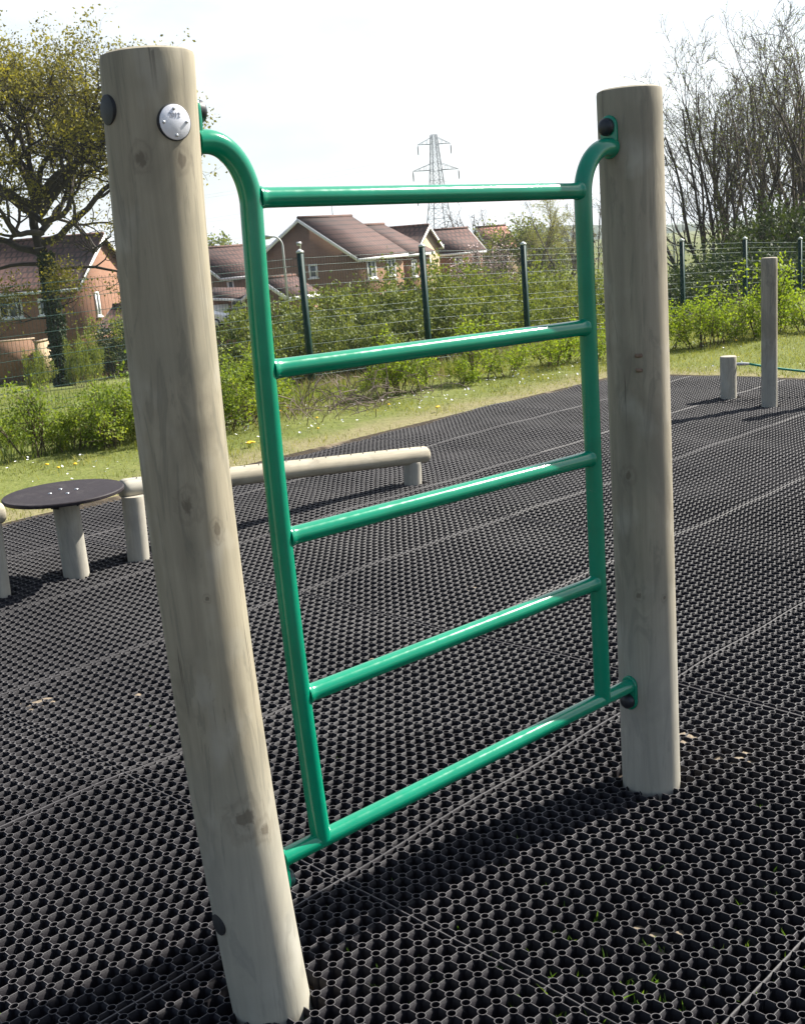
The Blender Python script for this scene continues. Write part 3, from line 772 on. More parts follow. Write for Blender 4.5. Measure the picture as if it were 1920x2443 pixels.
for (x, y) in ((-.055, -.03), (.055, .03), (-.03, .06), (.035, -.055)):
    mb = MB(); disc(mb, np.array([x, y, .4035]), (0, 0.001, 1), .009, .002, 16, dome=.004); mb.build('bolt', M['zinc'], pf, True)
for (x, y, s_) in ((-.03, -.062, 1), (.066, -.01, 1)):
    mb = MB(); d_ = np.array([x, y, 0]); d_ /= np.linalg.norm(d_); s2 = np.array([-d_[1], d_[0], 0])
    mb.box(np.array([x, y, .360]) + d_ * .003, (.005, .045, .05), [d_, s2, [0, 0, 1]]); mb.box(np.array([x, y, .3835]) + d_ * .022, (.042, .045, .005), [d_, s2, [0, 0, 1]])
    mb.build('bracket', M['iron'], pf)

# rope-and-post crossing at the far right
st = thing('stump_post', 'short wooden stump post holding the end of the green rope', 'post', (2.703, 9.112, 0))
log_obj('post', (0, 0, -.05), (0, 0, .330), .065, wood_mat('wood_stump', [], base=(.40, .355, .275), seed=2.2), st, 21, .006)
mb = MB(); mb.tube([(.055, -.01, .263), (.075, -.012, .262), (.125, -.02, .260), (.16, -.026, .258)], [.008, .013, .013, .010], 14); autosmooth(mb.build('ferrule', M['zinc'], st))
tp = thing('wooden_post', 'tall slim round wooden post standing behind the green rope', 'post', (2.873, 8.63, 0))
log_obj('post', (0, 0, -.05), (0, 0, 1.10), .059, wood_mat('wood_tall', [(0, -.055, .35, .02)], base=(.35, .305, .235), seed=4.2), tp, 22, .008)
o3 = thing('wooden_post', 'tall wooden post beyond the right edge of the photo, seen by its shadow', 'post', (3.62, 8.70, 0))
log_obj('post', (0, 0, -.05), (0, 0, 1.10), .059, wood_s, o3, 23, .008)
pts = []
a = np.array([2.862, 9.085, .258]); b_ = np.array([5.2, 8.70, .26])
for k in range(40):
    s_ = k / 39; q = a + (b_ - a) * s_; q = q - np.array([0, 0, .16 * 4 * s_ * (1 - s_) * .9]); pts.append(q)
mb = MB(); mb.tube(pts, .0095, 10); rp = mb.build('rope', simple('rope_green', (.01, .22, .14), .6, .2, 80), None, True)
tag(rp, 'thin green rope strung low above the mats at the right edge', 'rope')
st2 = thing('stump_post', 'short stump post beyond the right edge where the rope is tied', 'post', (5.25, 8.70, 0))
log_obj('post', (0, 0, -.05), (0, 0, .33), .065, wood_s, st2, 25, .006)

# ------------------------------------------------------------------ mesh fence
FD = np.array([math.sin(rad(47)), math.cos(rad(47))])
P1 = at(716, 607, 17.0)
fence_top = {}
tops = {0: (716, 607), 1: (1005, 592), 2: (1247, 587), 3: (1440, 582), 4: (1623, 578), 5: (1770, 573), 6: (1897, 574)}
azs = {k: math.atan2(*ray(*v)[:2]) for k, v in tops.items()}
def fpos(k): return P1[:2] + FD * 2.5 * k
def ftop(k):
    el = np.interp(k, [-4, -2, -1, 0, 1, 2, 3, 4, 5, 6, 9], [-.55, -.62, -.5, -.40, -.56, -.83, -1.03, -1.21, -1.33, -1.51, -1.9])
    q = fpos(k); return EYE + math.tan(rad(el)) * np.hypot(*q)
f0 = fpos(0)
fe = thing('mesh_fence', 'dark green weld mesh fence with square posts and pale caps along the verge', 'fence', (f0[0], f0[1], tz(*f0)))
fo = np.array([f0[0], f0[1], tz(*f0)])
FN = np.array([FD[1], -FD[0]])
for k in range(-5, 10):
    q = fpos(k); zt = ftop(k) + .02
    if k not in (-3,):
        mb = MB(); ax = [np.array([FD[0], FD[1], 0]), np.array([-FD[1], FD[0], 0]), np.array([0, 0, 1.])]
        c_ = np.array([q[0], q[1], (zt + zt - 2.25) / 2]) - fo
        mb.box(c_, (.072, .072, 2.25), ax); po = mb.build('fence_post', M['fence'], fe)
        mb = MB(); tp_ = np.array([q[0], q[1], zt]) - fo
        h = .039
        base_ = [tp_ + ax[0] * sx * h + ax[1] * sy * h for sx, sy in ((-1, -1), (1, -1), (1, 1), (-1, 1))]
        V = base_ + [b0 + np.array([0, 0, .025]) for b0 in base_] + [tp_ + np.array([0, 0, .06])]
        mb.add(V, [[3, 2, 1, 0], [0, 1, 5, 4], [1, 2, 6, 5], [2, 3, 7, 6], [3, 0, 4, 7], [4, 5, 8], [5, 6, 8], [6, 7, 8], [7, 4, 8]])
        mb.build('post_cap', simple('cap_pale', (.55, .57, .56), .3, .05, 20) if k == -5 else bpy.data.materials['cap_pale'], po)
    if k < 9:
        # one panel: vertical wires 50 mm apart, horizontal wires 200 mm apart, three folds
        qa = fpos(k) + FD * .03; qb = fpos(k + 1) - FD * .03; za, zb = ftop(k) - .03, ftop(k + 1) - .03
        mb = MB(); W_ = np.linalg.norm(qb - qa); nv = 48; H_ = 1.93
        off = lambda h_: .028 * max(0, 1 - abs(h_ - .18) / .05) + .028 * max(0, 1 - abs(h_ - .85) / .05) + .028 * max(0, 1 - abs(h_ - 1.5) / .05)
        hs = [0, .13, .18, .23, .80, .85, .90, 1.45, 1.5, 1.55, H_]
        for i in range(nv + 1):
            s_ = i / nv; q = qa + (qb - qa) * s_; zt_ = za + (zb - za) * s_
            pts = [np.array([q[0] - FN[0] * off(h_), q[1] - FN[1] * off(h_), zt_ - h_]) - fo for h_ in hs]
            mb.tube(pts, .0023, 3, False, (FD[0], FD[1], 0))
        for h_ in [.025, .13, .23, .42, .61, .80, .90, 1.09, 1.28, 1.45, 1.55, 1.74, 1.92]:
            mb.tube([np.array([qa[0], qa[1], za - h_]) - fo, np.array([qb[0], qb[1], zb - h_]) - fo], .0034, 4, False)
        mb.build('mesh_panel', M['wire'], fe)

# ------------------------------------------------------------------ plants
def seg_mesh(name, S0, S1, r0, r1, n=4):
    S0 = np.array(S0); S1 = np.array(S1); r0 = np.array(r0)[:, None, None]; r1 = np.array(r1)[:, None, None]
    T = S1 - S0; L = np.linalg.norm(T, axis=1)[:, None] + 1e-9; T = T / L
    ref = np.where(np.abs(T[:, 2:3]) > .9, np.array([[1., 0, 0]]), np.array([[0, 0, 1.]]))
    a = np.cross(T, ref); a /= np.linalg.norm(a, axis=1)[:, None] + 1e-9; b_ = np.cross(T, a)
    t_ = np.arange(n) * 2 * math.pi / n
    C = np.cos(t_)[None, :, None] * a[:, None] + np.sin(t_)[None, :, None] * b_[:, None]
    V = np.concatenate([S0[:, None] + C * r0, S1[:, None] + T[:, None] * r1 * .3 + C * r1], 1)
    k = len(S0); i = (np.arange(k) * 2 * n)[:, None, None]
    j = np.arange(n); j2 = (j + 1) % n
    q = np.stack([j, j2, n + j2, n + j], -1)[None]
    return mesh_np(name, V.reshape(-1, 3), [(i + q).reshape(-1, 4)], True)
def leaf_mesh(name, P, size, rg, aspect=.6, droop=0.0, bend=True):
    P = np.asarray(P, float); n = len(P); size = np.broadcast_to(size, (n,))
    d_ = rg.normal(size=(n, 3)); d_[:, 2] -= droop; d_ /= np.linalg.norm(d_, axis=1)[:, None]
    e = rg.normal(size=(n, 3)); e = np.cross(d_, e); e /= np.linalg.norm(e, axis=1)[:, None] + 1e-9
    L = size[:, None]; Wd = L * aspect
    V = np.stack([P, P + d_ * L * .5 + e * Wd * .5, P + d_ * L, P + d_ * L * .5 - e * Wd * .5], 1)
    i = np.arange(n)[:, None] * 4
    return mesh_np(name, V.reshape(-1, 3), [i + np.array([[0, 1, 2, 3]])])
class Tree:
    def __init__(s, seed): s.r = random.Random(seed); s.a = []; s.b = []; s.ra = []; s.rb = []; s.tips = []; s.lv = []
    def grow(s, p, d, L, r, lvl, cfg):
        R_ = s.r; st_ = cfg['step'][lvl]; n_ = max(2, int(L / st_)); st_ = L / n_
        d = np.array(d, float); d /= np.linalg.norm(d); p = np.array(p, float); re = r * cfg['taper'][lvl]
        kids = cfg['kids'][lvl]; nk = kids[0] if lvl < cfg['maxl'] else 0
        spots = sorted(R_.uniform(kids[1], 1.0) for _ in range(nk)) if nk else []
        gn = cfg['gnarl'][lvl]
        for i in range(n_):
            g = np.array([R_.gauss(0, gn), R_.gauss(0, gn), R_.gauss(0, gn) + cfg['up'][lvl]])
            d = d + g; d /= np.linalg.norm(d); q = p + d * st_
            ra_ = r + (re - r) * i / n_; rb_ = r + (re - r) * (i + 1) / n_
            s.a.append(p); s.b.append(q); s.ra.append(ra_); s.rb.append(rb_); s.lv.append(lvl)
            while spots and spots[0] <= (i + 1) / n_:
                f = spots.pop(0); a = R_.uniform(*cfg['angle'][lvl]); az_ = R_.uniform(0, 6.283)
                u = np.cross(d, [math.cos(az_), math.sin(az_), .3]); u /= np.linalg.norm(u) + 1e-9
                dd_ = d * math.cos(a) + u * math.sin(a)
                if dd_[2] < cfg.get('minz', -1): dd_[2] = abs(dd_[2])
                s.grow(q, dd_, L * R_.uniform(*cfg['ratio'][lvl]) * (1.15 - .5 * f), rb_ * cfg['rr'][lvl], lvl + 1, cfg)
            p = q
        if lvl >= cfg.get('tipl', cfg['maxl']): s.tips.append((p, d))
        return p
    def wood(s, name, n=4, zmax=None): return seg_mesh(name, s.a, s.b, s.ra, s.rb, n)

# ---- the big oak on the left
ob = at(140, 818, 50.0); oz = tz(ob[0], ob[1])
oak = thing('oak_tree', 'large spreading oak with gnarled dark limbs and sparse yellow green spring leaves', 'tree', (ob[0], ob[1], oz))
T = Tree(11)
cfg = dict(step=[.55, .45, .32, .22, .16], taper=[.6, .35, .35, .4, .5], kids=[(0, .5), (8, .22), (7, .15), (5, .1), (0, 0)], gnarl=[.06, .17, .22, .25, .25],
           up=[.05, .035, .03, .02, .0], angle=[(.5, .9), (.5, 1.1), (.5, 1.1), (.5, 1.2), (.5, 1)], ratio=[(.8, 1), (.45, .7), (.45, .75), (.4, .7), (.5, .5)],
           rr=[.7, .62, .6, .6, .6], maxl=4, tipl=3, minz=-.5)
top_ = T.grow((0, 0, -.3), (.02, 0, 1), 7.6, .31, 0, dict(cfg, kids=[(0, .5)] + cfg['kids'][1:]))
Rr = Rw[:, 0].copy(); Rr[2] = 0; Rr /= np.linalg.norm(Rr); Fw = np.array([-Rr[1], Rr[0], 0])
def limb(z, side, up_, dep, L, r):
    d_ = Rr * side + Fw * dep + np.array([0, 0, up_]); T.grow((0, 0, z + 1.0), d_, L * (.94 if up_ < .5 else .84), r * .72, 1, cfg)
for z, sd_, up_, dp, L, r in [(4.6, -1, .05, .25, 7.5, .24), (4.9, 1, .22, -.2, 7.0, .22), (5.4, .3, .35, 1, 6.0, .2), (5.3, -.3, .3, -1, 5.5, .18),
        (6.0, 1, .75, .2, 7.6, .24), (6.2, -1, .6, -.2, 7.2, .23), (6.3, .45, 1.2, -.4, 7.0, .22), (6.3, -.5, 1.3, .4, 7.4, .24), (6.3, .1, 1.5, .7, 6.5, .2), (6.3, -.15, 1.4, -.7, 6.6, .2), (6.3, .75, .9, .8, 6.2, .18), (6.3, -.8, .9, -.8, 6.2, .18),
        (3.9, 1, .0, .6, 4.6, .12), (4.1, -1, -.04, -.5, 5.2, .13), (5.8, -1, .3, .5, 7.0, .2), (5.7, 1, .45, .5, 6.6, .19), (6.4, -.9, 1.1, .5, 6.6, .19), (6.4, .8, 1.2, .2, 6.6, .19),
        (2.2, .5, .1, -.9, 2.6, .06), (1.9, -.7, .1, -.6, 2.6, .06)]:
    limb(z, sd_, up_, dp, L, r)
link('trunk', T.wood('trunk', 5), M['bark'], oak)
rg = np.random.default_rng(21)
tips = np.array([p for p, d in T.tips]); _r = np.random.default_rng(4); tips = tips[(tips[:, 2] > 6.2) | (_r.random(len(tips)) < .35)]
sub = np.array(T.b)[np.array(T.lv) >= 3]; sub = sub[(sub[:, 2] > 6.2) | (_r.random(len(sub)) < .35)]
idx = rg.integers(0, len(tips), 44000); pts = tips[idx] + rg.normal(0, .20, (44000, 3)) * np.array([1, 1, .8])
idx2 = rg.integers(0, len(sub), 13000); pts = np.vstack([pts, sub[idx2] + rg.normal(0, .13, (13000, 3))])
link('crown', leaf_mesh('crown', pts, rg.uniform(.07, .17, len(pts)), rg, .6), M['leaf_oak'], oak)
# ivy up the trunk
tt = rg.uniform(0, 5.5, 5200); aa_ = rg.uniform(0, 6.283, 5200); rad_ = .31 * (1 - tt / 14) + rg.normal(.03, .07, 5200)
link('ivy', leaf_mesh('ivy', np.column_stack([np.cos(aa_) * rad_, np.sin(aa_) * rad_, tt]), rg.uniform(.08, .16, 5200), rg, .9), M['leaf_ivy'], oak)
print('oak tips', len(tips), 'segs', len(T.a))

# ---- bare trees on the right
def bare_proto(seed, nst, H, spread, leafy, bark, fine=1.0):
    T = Tree(seed); R_ = T.r
    cf_ = dict(step=[.5, .3, .22, .16], taper=[.35, .3, .35, .5], kids=[(9, .25), (5, .12), (4, .1), (0, 0)], gnarl=[.07, .12, .16, .2], up=[.035, .05, .05, .03],
               angle=[(.25, .75), (.3, .8), (.3, .9), (.3, .9)], ratio=[(.30, .5), (.34, .58), (.4, .6), (.5, .5)], rr=[.5, .5, .55, .6], maxl=3, tipl=2, minz=-.2)
    for k in range(nst):
        a = R_.uniform(0, 6.283); sp_ = R_.uniform(.1, spread)
        T.grow((math.cos(a) * .15, math.sin(a) * .15, -.2), (math.cos(a) * sp_, math.sin(a) * sp_, 1), H * R_.uniform(.75, 1.02), R_.uniform(.07, .12) * H / 9, 0, cf_)
    # keep hair-thin twigs from vanishing
    T.ra = [max(x, .0075 * fine) for x in T.ra]; T.rb = [max(x, .006 * fine) for x in T.rb]
    rg = np.random.default_rng(seed); sub = np.array(T.b)[np.array(T.lv) >= 2]
    n = leafy; L = sub[rg.integers(0, len(sub), n)] + rg.normal(0, .05, (n, 3))
    return T.wood('trunk', 3), leaf_mesh('crown', L, rg.uniform(.03, .07, n), rg, .6)
protos = [bare_proto(31, 4, 9.0, .45, 2600, 0), bare_proto(32, 3, 9.5, .55, 2000, 0), bare_proto(33, 5, 8.5, .35, 2600, 0), bare_proto(34, 2, 9.0, .3, 900, 0)]
def bare(u, D, sc, k, rz, label, top_v=None, lean=(0, 0), mat='twig', group='bare trees behind the fence at the right'):
    P = at(u, 600, D); z = tz(P[0], P[1])
    if top_v is not None:
        zt = at(u, top_v, D)[2]; sc = (zt - z) / 9.4
    o = thing('bare_tree', label, 'tree', (P[0], P[1], z), rad(rz), group); o.scale = (sc, sc, sc); o.rotation_euler = (lean[0], lean[1], rad(rz))
    link('trunk', protos[k][0], M[mat], o); link('crown', protos[k][1], M['leaf_shoot'], o); return o
LB_ = 'leafless grey brown tree with many thin upright branches in the row behind the fence'
for (u, D, k, rz, tv, mat) in [(1672, 50, 1, 20, 215, 'twig'), (1705, 47, 0, 100, 175, 'twig'), (1735, 55, 3, 60, 190, 'twig'), (1762, 52, 2, 200, 150, 'twig2'), (1800, 46, 1, 250, 185, 'twig'),
        (1838, 50, 0, 310, 150, 'twig2'), (1870, 54, 2, 10, 165, 'twig'), (1905, 45, 2, 150, 60, 'twig'), (1935, 48, 3, 290, 40, 'twig'), (1968, 50, 0, 50, 95, 'twig2'), (2020, 47, 1, 180, 60, 'twig'), (2080, 50, 2, 90, 120, 'twig')]:
    bare(u, D, 1, k, rz, LB_, tv, mat=mat)
bare(1372, 62, 1, 3, 30, 'small bare young tree seen between the green frame and the far post', 480, group=None)
bare(1418, 66, 1, 3, 120, 'thin bare tree close against the left side of the far post', 450, group=None)

# ---- leafy bushes
def bush_mesh(seed, H, Wd, n, leaf, stems=9, up=.9, fill=.35, asp=.62):
    rg = np.random.default_rng(seed); T = Tree(seed)
    cf_ = dict(step=[.12 * H, .08 * H, .06 * H], taper=[.4, .4, .5], kids=[(7, .15), (4, .1), (0, 0)], gnarl=[.12, .2, .25], up=[.06, .03, 0], angle=[(.4, .9), (.4, 1.0), (.4, 1)],
               ratio=[(.3, .55), (.4, .6), (.5, .5)], rr=[.55, .6, .6], maxl=2, tipl=1, minz=-.3)
    for k in range(stems):
        a = T.r.uniform(0, 6.283); s_ = T.r.uniform(0, .8) * Wd / H; rr_ = T.r.uniform(0, .35) * Wd
        T.grow((math.cos(a) * rr_, math.sin(a) * rr_, -.05), (math.cos(a) * s_, math.sin(a) * s_, up), H * T.r.uniform(.6, 1.05), .010 * H + .003, 0, cf_)
    B = np.array(T.b); lv = np.array(T.lv); B = B[(lv >= 1) | (B[:, 2] > H * .35)]
    k = rg.integers(0, len(B), n); P = B[k] + rg.normal(0, .045 * H, (n, 3))
    P = P[P[:, 2] > .02]
    return T.wood('stems', 3), leaf_mesh('foliage', P, rg.uniform(leaf * .6, leaf * 1.3, len(P)), rg, asp)
haw = [bush_mesh(41, .75, .55, 1900, .042, 9), bush_mesh(42, .62, .75, 2100, .042, 10), bush_mesh(43, .95, .45, 1500, .042, 7), bush_mesh(44, .70, .60, 1500, .045, 7)]
def mesh_h(me):
    a = np.empty(len(me.vertices) * 3, np.float32); me.vertices.foreach_get('co', a); return float(np.percentile(a[2::3], 98.5))
def bush(protos_, k, pos, sc, rz, label, cat, mat, group=None, name='shrub', sz=None, stem='stem'):
    o = thing(name, label, cat, pos, rad(rz), group); o.scale = (sc, sc, sz or sc)
    link('stems', protos_[k][0], M[stem], o); link('foliage', protos_[k][1], M[mat], o)
    # meshes are shared; the material sits on the object
    for ch, mm in ((0, stem), (1, mat)):
        c_ = [x for x in COL.objects if x.parent == o][ch]
        c_.material_slots[0].link = 'OBJECT'; c_.material_slots[0].material = M[mm]
    return o
def gpt(u, v, it=12):
    """where the line of sight through (u,v) meets the terrain"""
    r = ray(u, v); t_ = 1.0; 
    for s_ in np.concatenate([np.arange(2, 40, .1), np.arange(40, 400, 1.0)]):
        q = np.array([0, 0, EYE]) + r * s_
        if q[2] < terrain(q[0], q[1]): return q
    return q
G_ = 'leafy shrubs growing along the fence side of the grass'
front = [(-30, 1060, .9, 2), (45, 1055, .85, 3), (100, 1062, .9, 1), (165, 1050, .85, 0), (225, 1045, .9, 2), (275, 1040, .85, 3), (330, 1035, .9, 1), (450, 1015, 1.1, 1), (535, 1005, 1.1, 0), (585, 990, 1.05, 3), (-60, 1090, 1.0, 0), (10, 1085, .95, 1), (75, 1092, 1.0, 2), (135, 1080, 1.05, 0), (190, 1085, .9, 1), (250, 1070, 1.0, 2), (300, 1062, 1.05, 1), (370, 1050, 1.0, 0), (430, 1045, .9, 2), (500, 1040, 1.1, 1), (560, 1030, 1.05, 0), (610, 1010, .95, 2), (665, 985, 1.0, 1),
         (905, 955, .8, 1), (960, 950, .85, 0), (1025, 935, .75, 2), (1090, 925, .8, 1), (1150, 915, .85, 0), (1210, 905, .8, 2), (1290, 885, .9, 1), (1360, 870, .9, 0), (1450, 860, .95, 1), (1540, 850, 1.0, 2), (1610, 838, 1.05, 1), (1660, 835, 1.0, 0), (1715, 825, .8, 2), (1770, 815, .9, 1), (1830, 805, 1.1, 0), (1880, 800, 1.05, 2), (1940, 795, 1.1, 1), (1990, 790, 1.1, 0)]
rb = random.Random(7)
for i, (u, v, s_, k) in enumerate(front):
    P = gpt(u + rb.uniform(-22, 22), v - rb.uniform(0, 9)); lime = u > 880
    bush(haw, (k + (i % 2) * 2 + (i % 5 == 3)) % 4, tuple(P), s_ * rb.uniform(.78, 1.22) * (.54 if u < 420 else .76 if u < 700 else .64 if u < 1460 else .76), rb.uniform(0, 360), 'low lime green shrub in the row beyond the grass strip' if lime else 'bushy mid green shrub in the row behind the beams and platform', 'shrub', 'leaf_lime' if lime else 'leaf_haw', G_)
# second, darker row nearer the fence
bram = [bush_mesh(51, 1.9, 1.7, 5200, .10, 14, .8), bush_mesh(52, 1.7, 2.0, 5200, .10, 14, .7), bush_mesh(53, 2.2, 1.3, 4000, .09, 12, 1.0)]
back = []
for (u, D, tv, k) in [(560, 21, 822, 1), (605, 21, 770, 0), (665, 22, 705, 1), (700, 20, 725, 0), (760, 23, 690, 1), (820, 21, 690, 0), (860, 25, 665, 2), (905, 22, 700, 1), (950, 25, 640, 0), (985, 22, 680, 1), (780, 19, 770, 1), (880, 19, 760, 0), (640, 19, 800, 1), (960, 20.5, 740, 1)]:
    back.append((u, D, tv, k, 'leaf_bram', 'dense dark bramble thicket behind the mesh fence in front of the brick houses'))
for (u, D, tv, k) in [(1030, 27, 620, 2), (1075, 25, 640, 2), (1110, 29, 622, 0), (1150, 26, 650, 2), (1200, 29, 640, 2), (1250, 30, 632, 0), (1290, 27, 650, 2), (1335, 31, 640, 2), (1380, 32, 635, 0), (1420, 33, 640, 2), (1180, 23.5, 700, 1), (1300, 25, 700, 1), (1080, 22.5, 710, 1), (1400, 27, 690, 0)]:
    back.append((u, D, tv, k, 'leaf_shoot', 'tall loose green shrub behind the fence under the pylon and willow'))
for (u, D, tv, k) in [(1600, 34, 650, 1), (1640, 40, 640, 0), (1690, 36, 650, 1), (1740, 38, 600, 0), (1770, 42, 560, 2), (1800, 37, 540, 0), (1835, 41, 490, 2), (1860, 38, 520, 0), (1890, 40, 500, 2), (1930, 37, 510, 0), (1970, 40, 500, 2), (1820, 33, 620, 1), (1880, 34, 610, 1), (1760, 33, 640, 1), (1940, 33, 620, 1)]:
    back.append((u, D, tv, k, 'leaf_ever', 'dense dark green evergreen bush at the foot of the bare trees'))
for (u, D, tv, k, mt, lb) in back:
    P = at(u, 700, D); z = tz(P[0], P[1]); H_ = at(u, tv + (14 if mt != 'leaf_ever' else 0), D)[2] - z; Hp = mesh_h(bram[k][1])
    sc = max(.3, H_ / Hp)
    bush(bram, k, (P[0], P[1], z), sc * (1.0 if sc < 1.3 else .92), rb.uniform(0, 360), lb, 'bush', mt, {'leaf_bram': 'brambles behind the fence', 'leaf_shoot': 'tall loose shrubs behind the fence', 'leaf_ever': 'evergreen bushes under the bare trees'}[mt], 'bush', sz=sc)
# bushes by the houses on the left
for (u, D, tv, k, mt, lb) in [(175, 42, 815, 1, 'leaf_shoot', 'pale green bush at the foot of the oak trunk'), (205, 44, 800, 0, 'leaf_shoot', 'young bush growing between the oak and the garden wall'),
        (285, 60, 775, 1, 'leaf_ivy', 'dark ivy mound over the garden wall beside the brick gable'), (262, 62, 762, 1, 'leaf_shoot', 'ivy hedge trailing along the top of the garden wall'), (70, 40, 840, 1, 'leaf_shoot', 'low bush left of the oak trunk in front of the house')]:
    P = at(u, 800, D); z = tz(P[0], P[1]); H_ = at(u, tv, D)[2] - z; sc = max(.2, H_ / mesh_h(bram[k][1]))
    bush(bram, k, (P[0], P[1], z), sc * (.5 if D < 50 else .8), 40, lb, 'bush', mt, None, 'bush', sz=sc)
# dry bramble stems lying in front of the fence post
def dry_clump(name, u, v, w_, h_, n, label, seed):
    P = gpt(u, v); rg = np.random.default_rng(seed); S0 = []; S1 = []; r0 = []
    for _ in range(n):
        a = rg.normal(0, w_ / 2.2); b2 = rg.normal(0, .3); p = np.array([a * E1[0] + b2 * E2[0], a * E1[1] + b2 * E2[1], -.02]); d_ = rg.normal(size=3); d_[2] = abs(d_[2]) + .9; d_ /= np.linalg.norm(d_); L = h_ * rg.uniform(.5, 1.2)
        for k in range(4):
            q = p + d_ * L / 4; d_ = d_ + rg.normal(0, .25, 3) - np.array([0, 0, .28]); d_ /= np.linalg.norm(d_)
            S0.append(p); S1.append(q); r0.append(rg.uniform(.0022, .0045)); p = q
    me = seg_mesh(name, S0, S1, r0, r0, 3); o = link(name, me, M['moss']); o.location = P; return tag(o, label, 'dead stems', kind='stuff')
dry_clump('dead_stems', 780, 985, 1.3, .50, 110, 'tangle of grey dead stems leaning beside the fence post', 3)
dry_clump('dead_stems', 850, 965, .9, .35, 60, 'low tangle of dry stems beside the lime shrub', 4)
dry_clump('dead_stems', 1735, 780, .8, .5, 90, 'pinkish bare stems between the lime shrubs at right', 5)

# willow and far trees
T = Tree(77)
cfgw = dict(step=[.7, .5, .35], taper=[.5, .3, .4], kids=[(12, .3), (11, .2), (0, 0)], gnarl=[.06, .12, .12], up=[.05, .0, -.13], angle=[(.3, .9), (.4, 1), (.4, 1)], ratio=[(.4, .65), (.45, .7), (.5, .5)], rr=[.45, .4, .5], maxl=2, tipl=1)
T.grow((0, 0, 0), (.05, 0, 1), 8.6, .22, 0, cfgw)
P = at(1262, 600, 100); z = tz(P[0], P[1]); sc = (at(1262, 485, 100)[2] - z) / 10.0
wl = thing('willow_tree', 'pale green willow with drooping twigs beyond the fence, right of the pylon', 'tree', (P[0], P[1], z)); wl.scale = (sc,) * 3
T.ra = [max(x, .012) for x in T.ra]; T.rb = [max(x, .010) for x in T.rb]
link('trunk', T.wood('trunk', 3), M['twig2'], wl)
sub = np.array(T.b)[np.array(T.lv) >= 1]; n = 7000
link('crown', leaf_mesh('crown', sub[rg.integers(0, len(sub), n)] + rg.normal(0, .12, (n, 3)), rg.uniform(.08, .2, n), rg, .35, .8), M['leaf_willow'], wl)
def round_tree(u, D, tv, lb, mat, seed, wd=1.0, nl=2500, bv=600, ls=.3):
    P = at(u, bv, D); z = tz(P[0], P[1]); H_ = at(u, tv, D)[2] - z; T = Tree(seed)
    c2 = dict(step=[.8, .6, .5], taper=[.5, .35, .4], kids=[(9, .3), (8, .2), (0, 0)], gnarl=[.07, .15, .2], up=[.05, .04, .02], angle=[(.4, 1.0), (.4, 1), (.4, 1)], ratio=[(.4, .6), (.45, .65), (.5, .5)], rr=[.5, .5, .5], maxl=2, tipl=1)
    for k in range(3): T.grow((0, 0, 0), (T.r.uniform(-.4, .4) * wd, T.r.uniform(-.4, .4) * wd, 1), H_ * .85, .03 * H_, 0, c2)
    T.ra = [max(x, .025) for x in T.ra]; T.rb = [max(x, .02) for x in T.rb]
    o = thing('tree', lb, 'tree', (P[0], P[1], z)); link('trunk', T.wood('trunk', 3), M['twig2'], o)
    sub = np.array(T.b)[np.array(T.lv) >= 1]; rg2 = np.random.default_rng(seed)
    link('crown', leaf_mesh('crown', sub[rg2.integers(0, len(sub), nl)] + rg2.normal(0, .3, (nl, 3)), rg2.uniform(ls * .5, ls, nl), rg2, .7), M[mat], o)
round_tree(1108, 130, 533, 'bare round tree rising behind the brown roofs right of the pylon', 'twig2', 81, 1.2, 900, ls=.2)
round_tree(1222, 105, 560, 'olive green tree left of the willow', 'leaf_shoot', 82, 1.2, 3000)
round_tree(1290, 110, 560, 'green tree right of the willow', 'leaf_bram', 83, 1.3, 3000)
round_tree(1185, 95, 600, 'small tree with pale pink blossom behind the fence', 'blossom', 84, 1.6, 1800, ls=.2)
round_tree(1340, 120, 575, 'brown budding tree beyond the fence left of the far post', 'twig2', 85, 1.6, 2500)
round_tree(538, 190, 572, 'distant tree on the skyline above the small brown roof', 'leaf_shoot', 86, 1.6, 2500, ls=.6)

# ------------------------------------------------------------------ grass
rg = np.random.default_rng(99)
def scatter_pw(n, p0, p1, w0, w1, pw=1.0):
    p = rg.uniform(p0, p1, n); w = w0 + (w1 - w0) * rg.uniform(0, 1, n) ** pw
    return p * E1[0] - w * E2[0], p * E1[1] - w * E2[1], p, w
x, y, p, w = scatter_pw(150000, -1, 16, 6.22, 9.6)
cl = np.sin(x * 7) * np.sin(y * 9) + rg.normal(0, .6, len(x)); dry = np.clip((w - 6.25) / .9, 0, 1)
k = (rg.random(len(x)) < .30 + .70 * dry) & ((w > 6.27) | (p > 9.42)) & (rg.random(len(x)) < .55 + .6 * np.sin(x * 2.3 + np.sin(y * 1.9)) * np.sin(y * 2.1 + 1)); x, y, w, p = x[k], y[k], w[k], p[k]
tuft = smooth((np.sin(x * 6.1 + 2 * np.sin(y * 3)) * np.sin(y * 7.3 + np.sin(x * 4)) - .45) / .3)
h = rg.uniform(.012, .034, len(x)) * (1 + 1.1 * tuft) * (1 + .5 * smooth((w - 7.6) / 1.2)) * (1 + .35 * np.sin(x * 5 + 1) * np.sin(y * 4))
tag(link('short_grass', blades('short_grass', x, y, terrain(x, y) - .003, h, rg.uniform(.003, .006, len(x)), rg, .9), M['grass_blade']), 'short sunlit mown grass strip beside the black mats', 'grass', kind='stuff')
